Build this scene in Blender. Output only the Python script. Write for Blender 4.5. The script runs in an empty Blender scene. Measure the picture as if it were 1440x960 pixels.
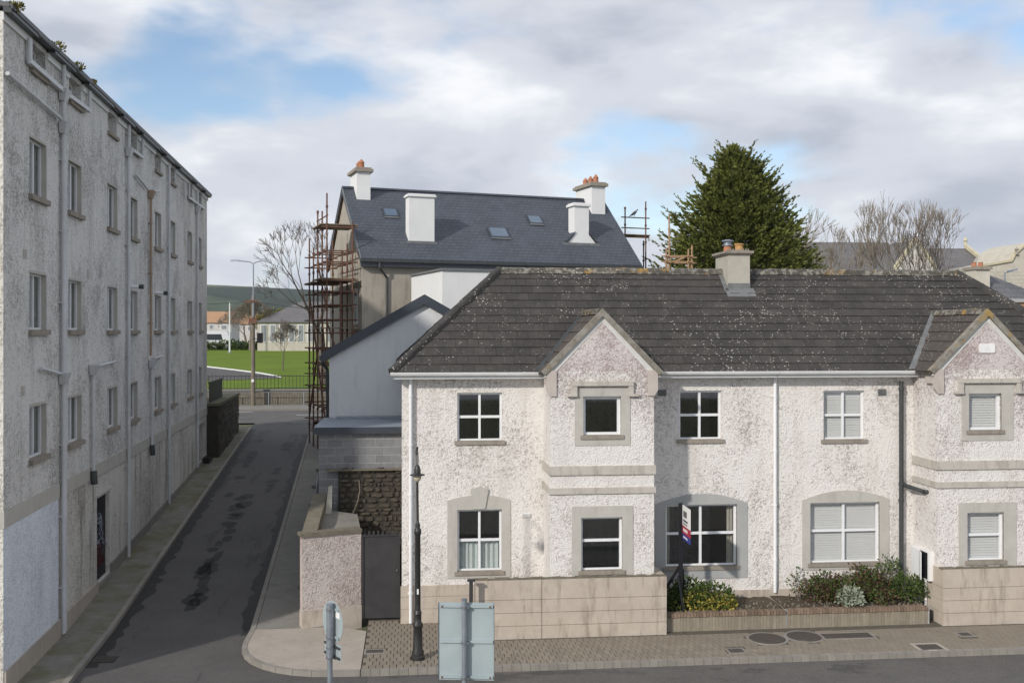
import bpy, bmesh, math, random
from mathutils import Vector, Matrix
R = math.radians
random.seed(7)
SC = bpy.context.scene
COL = SC.collection

# ------------------------------------------------------------------ camera
FPX = 1400.0; TH = math.atan(0.1); CZ = 7.5; HY = 466.0
cam = bpy.data.cameras.new('camera'); camo = bpy.data.objects.new('camera', cam); COL.objects.link(camo)
cam.sensor_width = 36; cam.lens = 36 * FPX / 1440; cam.shift_y = -14 / 1440
cam.clip_start = 0.5; cam.clip_end = 9000
camo.location = (0, 0, CZ); camo.rotation_euler = (R(90), 0, -TH)
SC.camera = camo

# ------------------------------------------------------------------ sky, sun, exposure
SUN_EL, SUN_AZ = 27.5, 225.0          # azimuth from +Y clockwise: light comes from behind left
wd = bpy.data.worlds.new('World'); SC.world = wd; wd.use_nodes = True
wn = wd.node_tree; wn.nodes.clear()
def wnode(t, **k):
    n = wn.nodes.new(t)
    for a, b in k.items(): setattr(n, a, b)
    return n
WL = wn.links.new
sky = wnode('ShaderNodeTexSky', sky_type='NISHITA', sun_disc=False)
sky.sun_elevation = R(SUN_EL); sky.sun_rotation = R(SUN_AZ); sky.air_density = 1.0; sky.dust_density = 0.2; sky.ozone_density = 1.5
tc = wnode('ShaderNodeTexCoord')
sep = wnode('ShaderNodeSeparateXYZ'); WL(tc.outputs['Generated'], sep.inputs[0])
def wmath(op, a, b=None, clamp=False):
    n = wnode('ShaderNodeMath', operation=op, use_clamp=clamp)
    for i, v in enumerate((a, b)):
        if v is None: continue
        if isinstance(v, (int, float)): n.inputs[i].default_value = v
        else: WL(v, n.inputs[i])
    return n.outputs[0]
def wvec(scale, off):
    mp = wnode('ShaderNodeMapping'); mp.inputs['Location'].default_value = off; mp.inputs['Scale'].default_value = scale; WL(tc.outputs['Generated'], mp.inputs[0]); return mp.outputs[0]
def wnoise(scale, detail, rough, off, st=2.3, dist=0.0):
    n = wnode('ShaderNodeTexNoise'); n.inputs['Scale'].default_value = scale; n.inputs['Detail'].default_value = detail; n.inputs['Distortion'].default_value = dist
    n.inputs['Roughness'].default_value = rough; WL(wvec((1, 1, st), off), n.inputs['Vector']); return n.outputs['Fac']
def wramp(fac, stops):
    r = wnode('ShaderNodeValToRGB'); e = r.color_ramp.elements; r.color_ramp.interpolation = 'EASE'
    while len(e) < len(stops): e.new(0.5)
    for el, (p, c_) in zip(e, stops): el.position = p; el.color = (*c_, 1)
    WL(fac, r.inputs[0]); return r.outputs[0]
cover = wramp(wnoise(3.6, 9, 0.50, (8.8, 4.4, 2.7)), [(0.325, (0, 0, 0)), (0.475, (1, 1, 1))])
shade = wramp(wnoise(4.6, 10, 0.54, (6.4, 2.7, 9.8), 2.6, 0.15), [(0.31, (0.43, 0.465, 0.54)), (0.49, (0.59, 0.62, 0.685)), (0.70, (0.84, 0.85, 0.87))])
skys = wnode('ShaderNodeMix', data_type='RGBA', blend_type='MULTIPLY'); skys.inputs[0].default_value = 1
WL(sky.outputs[0], skys.inputs[6]); skys.inputs[7].default_value = (0.13, 0.13, 0.13, 1)
hz = wnode('ShaderNodeMapRange'); WL(sep.outputs[2], hz.inputs[0]); hz.inputs['From Min'].default_value = 0.11; hz.inputs['From Max'].default_value = 0.01   # cloud banks close up towards the horizon
cov2 = wmath('MAXIMUM', cover, hz.outputs[0])
mixc = wnode('ShaderNodeMix', data_type='RGBA'); WL(cov2, mixc.inputs[0]); WL(skys.outputs[2], mixc.inputs[6]); WL(shade, mixc.inputs[7])
bg = wnode('ShaderNodeBackground'); bg.inputs[1].default_value = 1.0; WL(mixc.outputs[2], bg.inputs[0])
wo = wnode('ShaderNodeOutputWorld'); WL(bg.outputs[0], wo.inputs[0])

sl = bpy.data.lights.new('sun', 'SUN'); sl.energy = 2.7; sl.angle = R(2.0); sl.color = (1.0, 0.945, 0.87)
so = bpy.data.objects.new('sun', sl); COL.objects.link(so)
az = R(SUN_AZ); el_ = R(SUN_EL)
sdir = Vector((math.sin(az) * math.cos(el_), math.cos(az) * math.cos(el_), math.sin(el_)))
so.rotation_euler = sdir.to_track_quat('Z', 'Y').to_euler(); so.location = (-20, -20, 40)
vs = SC.view_settings; vs.view_transform = 'Standard'; vs.look = 'None'; vs.exposure = 0.26; vs.gamma = 1.0; vs.use_curve_mapping = False
SC.cycles.use_denoising = True
SC.cycles.max_bounces = 6; SC.cycles.transparent_max_bounces = 12
SC.cycles.caustics_reflective = False; SC.cycles.caustics_refractive = False

# ------------------------------------------------------------------ pixel -> place helpers
_s, _c = math.sin(TH), math.cos(TH)
def ray(x):
    u = (x - 720) / FPX; return _s + u * _c, _c - u * _s
def PX(x, Y): a, b = ray(x); return Y * a / b
def PZ(x, y, Y): a, b = ray(x); return CZ - (y - HY) / FPX * (Y / b)
def P(x, y, Y): return (PX(x, Y), Y, PZ(x, y, Y))
def PG(x, y, z):
    D = (CZ - z) * FPX / (y - HY); a, b = ray(x); return (a * D, b * D, z)
def gz(Y):                               # level of the side street, rising away from the corner
    return min(max(0.0, 0.055 * (Y - 26)), 2.0)

# ------------------------------------------------------------------ mesh helpers
def wloc(o):
    v = Vector((0, 0, 0))
    while o: v = v + o.location; o = o.parent
    return v
class MB:
    def __init__(s): s.v = []; s.f = []; s.mi = []
    def poly(s, pts, m=0):
        n = len(s.v); s.v += [tuple(p) for p in pts]; s.f.append(tuple(range(n, n + len(pts)))); s.mi.append(m)
    def hexa(s, p, m=0):                 # 8 corners: bottom 4 ccw, top 4
        n = len(s.v); s.v += [tuple(q) for q in p]
        for f in ((3, 2, 1, 0), (4, 5, 6, 7), (0, 1, 5, 4), (1, 2, 6, 5), (2, 3, 7, 6), (3, 0, 4, 7)):
            s.f.append(tuple(n + i for i in f)); s.mi.append(m)
    def box(s, x0, x1, y0, y1, z0, z1, m=0):
        s.hexa([(x0, y0, z0), (x1, y0, z0), (x1, y1, z0), (x0, y1, z0), (x0, y0, z1), (x1, y0, z1), (x1, y1, z1), (x0, y1, z1)], m)
    def lbox(s, fr, u0, u1, d0, d1, z0, z1, m=0):
        s.hexa([L(fr, u, d, z) for z in (z0, z1) for u, d in ((u0, d0), (u1, d0), (u1, d1), (u0, d1))], m)
    def prism(s, pts, off, m=0):
        off = Vector(off); a = [Vector(p) for p in pts]; b = [p + off for p in a]; k = len(a); n = len(s.v)
        s.v += [tuple(p) for p in a] + [tuple(p) for p in b]
        s.f.append(tuple(range(n + k - 1, n - 1, -1))); s.mi.append(m)
        s.f.append(tuple(range(n + k, n + 2 * k))); s.mi.append(m)
        for i in range(k):
            j = (i + 1) % k; s.f.append((n + i, n + j, n + k + j, n + k + i)); s.mi.append(m)
    def tube(s, p0, p1, r0, r1=None, n=8, m=0, cap=True):
        r1 = r0 if r1 is None else r1; p0 = Vector(p0); p1 = Vector(p1); d = (p1 - p0)
        if d.length < 1e-6: return
        d.normalize(); a = d.orthogonal().normalized(); b = d.cross(a); k = len(s.v)
        for p, r in ((p0, r0), (p1, r1)):
            for i in range(n):
                t = 2 * math.pi * i / n; s.v.append(tuple(p + (a * math.cos(t) + b * math.sin(t)) * r))
        for i in range(n):
            j = (i + 1) % n; s.f.append((k + i, k + j, k + n + j, k + n + i)); s.mi.append(m)
        if cap:
            s.f.append(tuple(k + i for i in range(n - 1, -1, -1))); s.mi.append(m)
            s.f.append(tuple(k + n + i for i in range(n))); s.mi.append(m)
    def path(s, pts, r, n=8, m=0):
        for a, b in zip(pts, pts[1:]): s.tube(a, b, r, r, n, m)
    def lathe(s, cx, cy, prof, n=16, m=0):
        k = len(s.v)
        for r, z in prof:
            for i in range(n):
                t = 2 * math.pi * i / n; s.v.append((cx + r * math.cos(t), cy + r * math.sin(t), z))
        for q in range(len(prof) - 1):
            for i in range(n):
                j = (i + 1) % n; s.f.append((k + q * n + i, k + q * n + j, k + (q + 1) * n + j, k + (q + 1) * n + i)); s.mi.append(m)
        s.f.append(tuple(k + i for i in range(n - 1, -1, -1))); s.mi.append(m)
        s.f.append(tuple(k + (len(prof) - 1) * n + i for i in range(n))); s.mi.append(m)
    def wall(s, fr, u0, u1, z0, z1, holes, t=0.3, d=0.0, m=0):
        us = sorted({u0, u1, *[h[0] for h in holes], *[h[1] for h in holes]}); zs = sorted({z0, z1, *[h[2] for h in holes], *[h[3] for h in holes]})
        us = [u for u in us if u0 <= u <= u1]; zs = [z for z in zs if z0 <= z <= z1]
        def hole(u, z): return any(h[0] < u < h[1] and h[2] < z < h[3] for h in holes)
        for dd in (d, d + t):
            for a, b in zip(us, us[1:]):
                for e, g in zip(zs, zs[1:]):
                    if not hole((a + b) / 2, (e + g) / 2):
                        q = [L(fr, a, dd, e), L(fr, b, dd, e), L(fr, b, dd, g), L(fr, a, dd, g)]
                        s.poly(q if dd == d else q[::-1], m)
        def rim(a, b, e, g, flip):
            c_ = [(a, e), (b, e), (b, g), (a, g)]
            for i in range(4):
                (p, q), (p2, q2) = c_[i], c_[(i + 1) % 4]
                f = [L(fr, p, d, q), L(fr, p, d + t, q), L(fr, p2, d + t, q2), L(fr, p2, d, q2)]
                s.poly(f[::-1] if flip else f, m)
        rim(u0, u1, z0, z1, False)
        for h in holes: rim(*h, True)
    def build(s, name, mat, parent=None, smooth=False, recalc=True):
        me = bpy.data.meshes.new(name); o = bpy.data.objects.new(name, me); COL.objects.link(o)
        off = wloc(parent) if parent else Vector((0, 0, 0))
        me.from_pydata([tuple(Vector(p) - off) for p in s.v], [], s.f)
        for m in (mat if isinstance(mat, (list, tuple)) else [mat]): me.materials.append(m)
        if any(s.mi): me.polygons.foreach_set('material_index', s.mi)
        if recalc:
            bm = bmesh.new(); bm.from_mesh(me); bmesh.ops.recalc_face_normals(bm, faces=bm.faces); bm.to_mesh(me); bm.free()
        if smooth:
            me.polygons.foreach_set('use_smooth', [True] * len(me.polygons))
            me.set_sharp_from_angle(angle=R(40))
        me.update(); o.parent = parent
        return o
def L(fr, u, d, z):
    o, U, N = fr; return (o[0] + u * U[0] + d * N[0], o[1] + u * U[1] + d * N[1], o[2] + z)
def tag(o, label=None, cat=None, group=None, kind=None):
    for k, v in (('label', label), ('category', cat), ('group', group), ('kind', kind)):
        if v: o[k] = v
    return o
def thing(name, loc, label, cat, group=None):
    o = bpy.data.objects.new(name, None); COL.objects.link(o); o.location = loc; o.empty_display_size = 0.2
    return tag(o, label, cat, group)
def inst(name, me, parent, M):
    o = bpy.data.objects.new(name, me); COL.objects.link(o); o.parent = parent
    o.matrix_basis = Matrix.Translation(-wloc(parent)) @ M if parent else M
    return o
def one(name, fn, mat, parent=None, smooth=False):
    b = MB(); fn(b); return b.build(name, mat, parent, smooth)

# ------------------------------------------------------------------ materials
MT = {}
class NT:
    def __init__(s, name):
        s.m = bpy.data.materials.new(name); s.m.use_nodes = True; s.t = s.m.node_tree; s.n = s.t.nodes; s.b = s.n['Principled BSDF']; MT[name] = s.m
        s.pos = s.node('ShaderNodeNewGeometry').outputs['Position']
    def node(s, t, **k):
        n = s.n.new(t)
        for a, b in k.items(): setattr(n, a, b)
        return n
    def link(s, a, b): s.t.links.new(a, b)
    def put(s, sock, v):
        if v is None: return
        if isinstance(v, (int, float)): sock.default_value = v
        elif isinstance(v, tuple): sock.default_value = (*v, 1) if len(v) == 3 and len(sock.default_value) == 4 else v
        else: s.link(v, sock)
    def vec(s, scale=(1, 1, 1), loc=(0, 0, 0), rot=(0, 0, 0)):
        mp = s.node('ShaderNodeMapping'); mp.inputs['Scale'].default_value = scale; mp.inputs['Location'].default_value = loc; mp.inputs['Rotation'].default_value = rot
        s.link(s.pos, mp.inputs[0]); return mp.outputs[0]
    def noise(s, scale, detail=3, rough=0.5, v=None):
        n = s.node('ShaderNodeTexNoise'); n.inputs['Scale'].default_value = scale; n.inputs['Detail'].default_value = detail; n.inputs['Roughness'].default_value = rough
        s.link(v or s.pos, n.inputs['Vector']); return n.outputs['Fac']
    def vor(s, scale, feature='F1', v=None, out='Distance'):
        n = s.node('ShaderNodeTexVoronoi', feature=feature); n.inputs['Scale'].default_value = scale; s.link(v or s.pos, n.inputs['Vector']); return n.outputs[out]
    def ramp(s, fac, lo, hi):
        n = s.node('ShaderNodeMapRange'); n.inputs['From Min'].default_value = lo; n.inputs['From Max'].default_value = hi; s.link(fac, n.inputs[0]); return n.outputs[0]
    def mix(s, f, a, b, blend='MIX'):
        n = s.node('ShaderNodeMix', data_type='RGBA', blend_type=blend); s.put(n.inputs[0], f); s.put(n.inputs[6], a); s.put(n.inputs[7], b); return n.outputs[2]
    def math(s, op, a, b=None):
        n = s.node('ShaderNodeMath', operation=op); s.put(n.inputs[0], a); s.put(n.inputs[1], b); return n.outputs[0]
    def rnd(s): return s.node('ShaderNodeObjectInfo').outputs['Random']
    def bump(s, h, strength, dist=0.02):
        n = s.node('ShaderNodeBump'); n.inputs['Strength'].default_value = strength; n.inputs['Distance'].default_value = dist; s.link(h, n.inputs['Height']); s.link(n.outputs[0], s.b.inputs['Normal'])
    def done(s, col, rough=0.8, metal=0.0, spec=0.3):
        s.put(s.b.inputs['Base Color'], col); s.put(s.b.inputs['Roughness'], rough); s.b.inputs['Metallic'].default_value = metal
        s.b.inputs['Specular IOR Level'].default_value = spec; return s.m
def plain(name, c1, c2=None, scale=3, rough=0.7, metal=0.0, spec=0.3, bump=0, bscale=30, rnd=0.0):
    k = NT(name); c2 = c2 or tuple(x * 0.8 for x in c1)
    col = k.mix(k.ramp(k.noise(scale, 5, 0.6), 0.3, 0.7), c1, c2)
    if rnd: col = k.mix(k.math('MULTIPLY', k.rnd(), rnd), col, tuple(x * 0.35 for x in c1))
    if bump: k.bump(k.noise(bscale, 3), bump, 0.01)
    return k.done(col, rough, metal, spec)
def roughcast(name, base, speck, sc=26, dirt=(0.30, 0.27, 0.22), dirtamt=0.5, bump=1.0, big=0.7, bias=0.0, zlo=None):
    k = NT(name)
    n1 = k.noise(sc, 3, 0.65); n2 = k.noise(sc * 0.37, 2, 0.5)
    bigm = k.noise(big, 5, 0.62, k.vec((1, 1, 0.75), (3.1, 0, 1.7)))
    thr = k.math('ADD', k.math('ADD', n1, k.math('MULTIPLY', k.math('SUBTRACT', n2, 0.5), 0.4)), k.math('MULTIPLY', k.math('SUBTRACT', bigm, 0.5), 0.75))
    if zlo:
        sx = k.node('ShaderNodeSeparateXYZ'); k.link(k.pos, sx.inputs[0]); thr = k.math('ADD', thr, k.math('MULTIPLY', k.ramp(sx.outputs[2], zlo[0], zlo[1]), zlo[2]))
    m = k.ramp(thr, 0.46 - bias, 0.72 - bias)
    col = k.mix(m, base, speck)
    fine = k.ramp(k.noise(sc * 2.1, 2, 0.6), 0.52, 0.72); col = k.mix(k.math('MULTIPLY', fine, 0.35), col, speck)
    drip = k.ramp(k.noise(1.1, 5, 0.65, k.vec((2.2, 2.2, 0.28))), 0.52, 0.76)
    col = k.mix(k.math('MULTIPLY', drip, dirtamt), col, dirt)
    k.bump(k.math('ADD', n1, k.math('MULTIPLY', n2, 0.5)), bump, 0.035)
    return k.done(col, 0.95, 0, 0.1)
roughcast('dash_white', (0.82, 0.785, 0.75), (0.38, 0.335, 0.31), 27, dirtamt=0.4, bias=-0.045, dirt=(0.40, 0.35, 0.28))
roughcast('dash_bay', (0.80, 0.77, 0.735), (0.40, 0.335, 0.32), 26, dirtamt=0.22, bias=-0.05, zlo=(4.2, 6.9, 0.16))
roughcast('dash_pink', (0.68, 0.62, 0.60), (0.37, 0.295, 0.285), 28, dirtamt=0.15, bias=0.06)
roughcast('dash_pier', (0.60, 0.535, 0.50), (0.33, 0.265, 0.24), 26, dirtamt=0.3, bias=0.06)
roughcast('dash_grey', (0.70, 0.685, 0.66), (0.31, 0.30, 0.285), 20, (0.30, 0.285, 0.25), 0.5, bias=0.0)
roughcast('dash_cream', (0.76, 0.73, 0.67), (0.42, 0.39, 0.34), 20)
roughcast('dash_low', (0.68, 0.65, 0.60), (0.34, 0.32, 0.285), 20, (0.13, 0.115, 0.09), 0.9, big=0.4)
roughcast('dash_blue', (0.74, 0.78, 0.84), (0.52, 0.56, 0.63), 20, (0.46, 0.48, 0.50), 0.4)
def cement(name, c1, c2, dirt, amt=0.6, sc=2.5, bump=0.15):
    k = NT(name); col = k.mix(k.ramp(k.noise(sc, 6, 0.65), 0.3, 0.7), c1, c2)
    d = k.ramp(k.noise(1.5, 6, 0.7, k.vec((2.5, 2.5, 0.5), (3, 1, 0))), 0.52, 0.75)
    col = k.mix(k.math('MULTIPLY', d, amt), col, dirt); k.bump(k.noise(45, 3), bump, 0.008); return k.done(col, 0.9, 0, 0.2)
cement('cement', (0.50, 0.48, 0.44), (0.43, 0.41, 0.37), (0.30, 0.275, 0.235))
cement('cement_blue', (0.40, 0.40, 0.39), (0.35, 0.355, 0.35), (0.28, 0.27, 0.25), 0.35)
cement('band', (0.53, 0.495, 0.445), (0.43, 0.40, 0.355), (0.20, 0.175, 0.145), 0.75)
cement('wallblock', (0.52, 0.455, 0.385), (0.43, 0.37, 0.31), (0.20, 0.16, 0.12), 0.85, 2.2, 0.35)
cement('sillc', (0.33, 0.29, 0.245), (0.25, 0.22, 0.185), (0.11, 0.098, 0.08), 0.7, 6)
cement('render_grey', (0.68, 0.685, 0.69), (0.61, 0.615, 0.62), (0.42, 0.42, 0.42), 0.5, 0.6, 0.08)
cement('render_old', (0.40, 0.365, 0.31), (0.33, 0.30, 0.255), (0.20, 0.175, 0.145), 0.75, 0.9)
cement('render_white', (0.76, 0.76, 0.75), (0.70, 0.70, 0.69), (0.6, 0.6, 0.58), 0.3, 0.8)
cement('stack', (0.46, 0.435, 0.375), (0.40, 0.375, 0.32), (0.27, 0.24, 0.19), 0.5, 3)
cement('conc_path', (0.25, 0.238, 0.215), (0.205, 0.195, 0.175), (0.13, 0.12, 0.10), 0.7, 1.2)
cement('conc_light', (0.42, 0.375, 0.325), (0.35, 0.31, 0.265), (0.26, 0.225, 0.185), 0.65, 1.4, 0.5)
k = NT('conc_moss'); a_ = k.mix(k.ramp(k.noise(1.4, 6, 0.65), 0.35, 0.65), (0.235, 0.225, 0.20), (0.18, 0.17, 0.15))
k.bump(k.noise(40, 3), 0.2, 0.01); k.done(k.mix(k.math('MULTIPLY', k.ramp(k.noise(0.8, 6, 0.7), 0.43, 0.63), 0.8), a_, (0.12, 0.115, 0.05)), 0.95, 0, 0.15)
def tilemat(name, c1, c2, lich=0.5, rust=0.0):
    k = NT(name)
    col = k.mix(k.ramp(k.noise(2.2, 5, 0.6), 0.3, 0.7), c1, c2)
    col = k.mix(k.math('MULTIPLY', k.rnd(), 0.45), col, tuple(x * 0.55 for x in c1))
    sp = k.vor(11, v=k.vec((1, 1, 1.4))); warp = k.noise(14, 3, 0.6); big = k.noise(0.55, 5, 0.7)
    rad = k.math('MULTIPLY', k.ramp(k.math('ADD', big, k.math('MULTIPLY', k.noise(3.3, 3, 0.6), 0.5)), 0.62, 1.05), 0.26 * (0.6 + 0.55 * lich))
    spot = k.ramp(k.math('SUBTRACT', k.math('ADD', rad, 0.055), k.math('ADD', sp, k.math('MULTIPLY', k.math('SUBTRACT', warp, 0.5), 0.5))), 0.0, 0.05)
    col = k.mix(k.math('MULTIPLY', spot, 0.9), col, (0.52, 0.50, 0.45))
    spec2 = k.ramp(k.noise(42, 3, 0.7), 0.60, 0.74)
    col = k.mix(k.math('MULTIPLY', spec2, 0.42), col, (0.26, 0.25, 0.225))
    mo = k.ramp(k.noise(1.3, 6, 0.7, k.vec((1, 1, 1), (4, 8, 2))), 0.55, 0.75); col = k.mix(k.math('MULTIPLY', mo, 0.4), col, (0.11, 0.10, 0.085))
    if rust:
        y = k.ramp(k.noise(3.0, 4, 0.7, k.vec((1, 1, 1), (5, 5, 5))), 0.56, 0.66); col = k.mix(k.math('MULTIPLY', y, rust), col, (0.42, 0.24, 0.05))
        gph = k.ramp(k.noise(6.0, 3, 0.7, k.vec((1, 1, 1), (9, 2, 5))), 0.5, 0.6); col = k.mix(k.math('MULTIPLY', gph, 0.6), col, (0.36, 0.34, 0.29))
    k.bump(k.noise(50, 4), 0.35, 0.006); return k.done(col, 0.85, 0, 0.25)
tilemat('tile', (0.050, 0.046, 0.045), (0.074, 0.067, 0.062), 0.75)
tilemat('tile_bay', (0.075, 0.065, 0.058), (0.10, 0.085, 0.075), 0.7)
tilemat('ridgecap', (0.075, 0.07, 0.062), (0.13, 0.118, 0.10), 1.0, 0.75)
tilemat('hipcap', (0.05, 0.048, 0.046), (0.075, 0.07, 0.066), 1.25)
k = NT('verge'); c_ = k.mix(k.ramp(k.noise(5, 5, 0.7), 0.35, 0.65), (0.30, 0.285, 0.25), (0.17, 0.15, 0.12))
k.bump(k.noise(40, 3), 0.4, 0.01); k.done(k.mix(k.math('MULTIPLY', k.ramp(k.noise(2.4, 4, 0.7), 0.56, 0.64), 0.8), c_, (0.36, 0.23, 0.06)), 0.95, 0, 0.1)
def slatemat(name, c1, c2, cell, ang):
    k = NT(name)
    br = k.node('ShaderNodeTexBrick'); br.inputs['Scale'].default_value = 1.0; br.inputs['Brick Width'].default_value = cell[0]; br.inputs['Row Height'].default_value = cell[1]
    br.inputs['Mortar Size'].default_value = 0.012; br.inputs['Color1'].default_value = (*c1, 1); br.inputs['Color2'].default_value = (*c2, 1); br.inputs['Mortar'].default_value = (*(x * 0.35 for x in c1), 1)
    sx = k.node('ShaderNodeSeparateXYZ'); k.link(k.vec(rot=(0, 0, ang)), sx.inputs[0]); cb = k.node('ShaderNodeCombineXYZ'); k.link(sx.outputs[0], cb.inputs[0]); k.link(sx.outputs[2], cb.inputs[1])
    k.link(cb.outputs[0], br.inputs['Vector'])
    col = k.mix(k.math('MULTIPLY', k.ramp(k.noise(0.9, 5), 0.3, 0.7), 0.35), br.outputs['Color'], tuple(x * 1.7 for x in c1))
    k.bump(br.outputs['Fac'], -0.5, 0.02); return k.done(col, 0.55, 0, 0.4)
slatemat('slate', (0.055, 0.063, 0.08), (0.075, 0.083, 0.10), (0.3, 0.17), R(-15))
slatemat('slate_old', (0.12, 0.112, 0.11), (0.15, 0.14, 0.135), (0.35, 0.2), 0)
slatemat('slate_dark', (0.10, 0.10, 0.105), (0.13, 0.125, 0.13), (0.35, 0.22), 0.4)
plain('upvc', (0.80, 0.81, 0.82), (0.74, 0.75, 0.76), 4, 0.35, spec=0.5)
plain('gutter', (0.76, 0.76, 0.76), (0.60, 0.60, 0.58), 1.5, 0.4, spec=0.45)
plain('pipe_grey', (0.60, 0.61, 0.63), (0.47, 0.47, 0.47), 1.2, 0.45, spec=0.4)
plain('pipe_rust', (0.40, 0.27, 0.17), (0.28, 0.24, 0.2), 3, 0.8)
plain('pipe_black', (0.035, 0.04, 0.042), (0.055, 0.06, 0.06), 5, 0.4, spec=0.5)
plain('cast_iron', (0.018, 0.018, 0.018), (0.035, 0.035, 0.033), 8, 0.42, spec=0.5, bump=0.1)
plain('fascia_dark', (0.035, 0.042, 0.055), (0.045, 0.052, 0.066), 3, 0.4, spec=0.5)
plain('lead', (0.25, 0.29, 0.345), (0.20, 0.235, 0.285), 2, 0.5, 0.0, 0.5)
plain('lead_flash', (0.20, 0.205, 0.205), (0.13, 0.135, 0.135), 4, 0.55)
plain('terracotta', (0.46, 0.20, 0.11), (0.36, 0.15, 0.09), 6, 0.8)
plain('pot_yellow', (0.50, 0.30, 0.12), (0.40, 0.22, 0.09), 6, 0.8)
plain('steel', (0.40, 0.42, 0.45), (0.28, 0.30, 0.33), 9, 0.38, 0.85, 0.5)
plain('galv', (0.34, 0.37, 0.41), (0.25, 0.28, 0.32), 6, 0.45, 0.6, 0.5)
k = NT('sign_back'); c_ = k.mix(k.ramp(k.noise(2.2, 5, 0.65), 0.35, 0.65), (0.42, 0.485, 0.50), (0.36, 0.42, 0.44))
c_ = k.mix(k.math('MULTIPLY', k.ramp(k.noise(14, 4, 0.7), 0.62, 0.70), 0.45), c_, (0.46, 0.44, 0.25)); k.done(c_, 0.45, 0.25, 0.4)
plain('gate', (0.035, 0.034, 0.036), (0.052, 0.05, 0.05), 2.5, 0.55)
plain('black_paint', (0.010, 0.010, 0.013), (0.018, 0.018, 0.022), 4, 0.5)
plain('rust', (0.20, 0.105, 0.07), (0.12, 0.068, 0.05), 9, 0.85)
plain('rust_light', (0.42, 0.27, 0.16), (0.32, 0.2, 0.12), 9, 0.85)
plain('board', (0.30, 0.235, 0.16), (0.20, 0.155, 0.11), 5, 0.9, rnd=0.4)
plain('timber_new', (0.45, 0.27, 0.10), (0.36, 0.21, 0.08), 5, 0.8)
plain('brick', (0.29, 0.205, 0.145), (0.21, 0.155, 0.115), 9, 0.92, bump=0.3, rnd=0.7)
plain('brick_face', (0.33, 0.285, 0.22), (0.25, 0.215, 0.165), 6, 0.92, bump=0.3, rnd=0.35)
plain('paver', (0.285, 0.245, 0.195), (0.235, 0.20, 0.16), 2.0, 0.92, bump=0.3, bscale=60, rnd=0.28)
plain('joint', (0.13, 0.115, 0.09), (0.09, 0.08, 0.065), 6, 0.95)
plain('kerb', (0.30, 0.28, 0.245), (0.23, 0.21, 0.185), 3, 0.92, bump=0.2, rnd=0.2)
plain('block', (0.25, 0.253, 0.26), (0.19, 0.192, 0.198), 7, 0.95, bump=0.5, bscale=40, rnd=0.35)
plain('mortar', (0.42, 0.415, 0.40), (0.33, 0.328, 0.315), 5, 0.95, bump=0.3)
plain('stone', (0.115, 0.098, 0.075), (0.062, 0.053, 0.041), 5, 0.95, bump=0.6, bscale=25, rnd=0.6)
plain('stone_bed', (0.06, 0.053, 0.043), (0.04, 0.036, 0.03), 5, 0.98)
plain('stone_cope', (0.20, 0.18, 0.14), (0.13, 0.115, 0.085), 5, 0.95, bump=0.4)
plain('church_stone', (0.60, 0.56, 0.48), (0.48, 0.445, 0.375), 1.5, 0.95, rnd=0.2)
plain('church_trim', (0.58, 0.53, 0.38), (0.48, 0.43, 0.30), 2, 0.95)
plain('iron_cover', (0.075, 0.065, 0.058), (0.10, 0.088, 0.078), 12, 0.7, 0.2)
plain('soil', (0.06, 0.045, 0.032), (0.10, 0.078, 0.055), 10, 0.98, bump=0.6)
plain('curtain', (0.62, 0.68, 0.66), (0.55, 0.62, 0.60), 8, 0.9)
plain('curtain_cream', (0.46, 0.44, 0.38), (0.38, 0.36, 0.3), 8, 0.9)
plain('blind', (0.80, 0.79, 0.77), (0.74, 0.73, 0.72), 2, 0.7)
plain('net', (0.30, 0.31, 0.32), (0.25, 0.26, 0.27), 4, 0.9)
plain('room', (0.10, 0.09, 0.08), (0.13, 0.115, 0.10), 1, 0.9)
plain('white_board', (0.80, 0.79, 0.78), (0.75, 0.74, 0.73), 3, 0.45)
plain('print_red', (0.42, 0.03, 0.06), (0.38, 0.03, 0.05), 3, 0.45)
plain('print_blue', (0.04, 0.05, 0.26), (0.035, 0.045, 0.22), 3, 0.45)
plain('print_ink', (0.05, 0.05, 0.06), None, 3, 0.5)
plain('print_pale', (0.55, 0.56, 0.55), None, 3, 0.5)
plain('spray_white', (0.42, 0.45, 0.52), (0.3, 0.33, 0.4), 3, 0.6)
plain('spray_red', (0.07, 0.010, 0.012), (0.04, 0.01, 0.01), 9, 0.6)
plain('roof_orange', (0.44, 0.26, 0.15), (0.38, 0.22, 0.13), 1, 0.9)
plain('house_far', (0.62, 0.60, 0.56), (0.55, 0.53, 0.5), 1, 0.9)
plain('coach_white', (0.72, 0.73, 0.75), (0.68, 0.69, 0.71), 1, 0.3, spec=0.5)
plain('car_dark', (0.03, 0.032, 0.038), None, 1, 0.25, spec=0.6)
plain('rubber', (0.02, 0.02, 0.02), None, 4, 0.8)
plain('globe', (0.62, 0.55, 0.40), (0.5, 0.44, 0.32), 8, 0.35)
plain('road_paint', (0.62, 0.62, 0.60), (0.45, 0.45, 0.44), 3, 0.8)
plain('bird', (0.09, 0.095, 0.11), (0.06, 0.06, 0.07), 9, 0.8)
plain('bark', (0.17, 0.14, 0.11), (0.23, 0.20, 0.16), 3, 0.95)
plain('bark_dark', (0.12, 0.10, 0.085), (0.17, 0.145, 0.12), 3, 0.95)
plain('pole_wood', (0.22, 0.19, 0.15), (0.16, 0.135, 0.105), 2, 0.9)
def leafmat(name, c1, c2, scale=1.2, tr=0.15):
    k = NT(name); col = k.mix(k.ramp(k.noise(scale, 4, 0.7), 0.3, 0.7), c1, c2); k.b.inputs['Subsurface Weight'].default_value = 0
    return k.done(col, 0.65, 0, 0.25)
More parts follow.
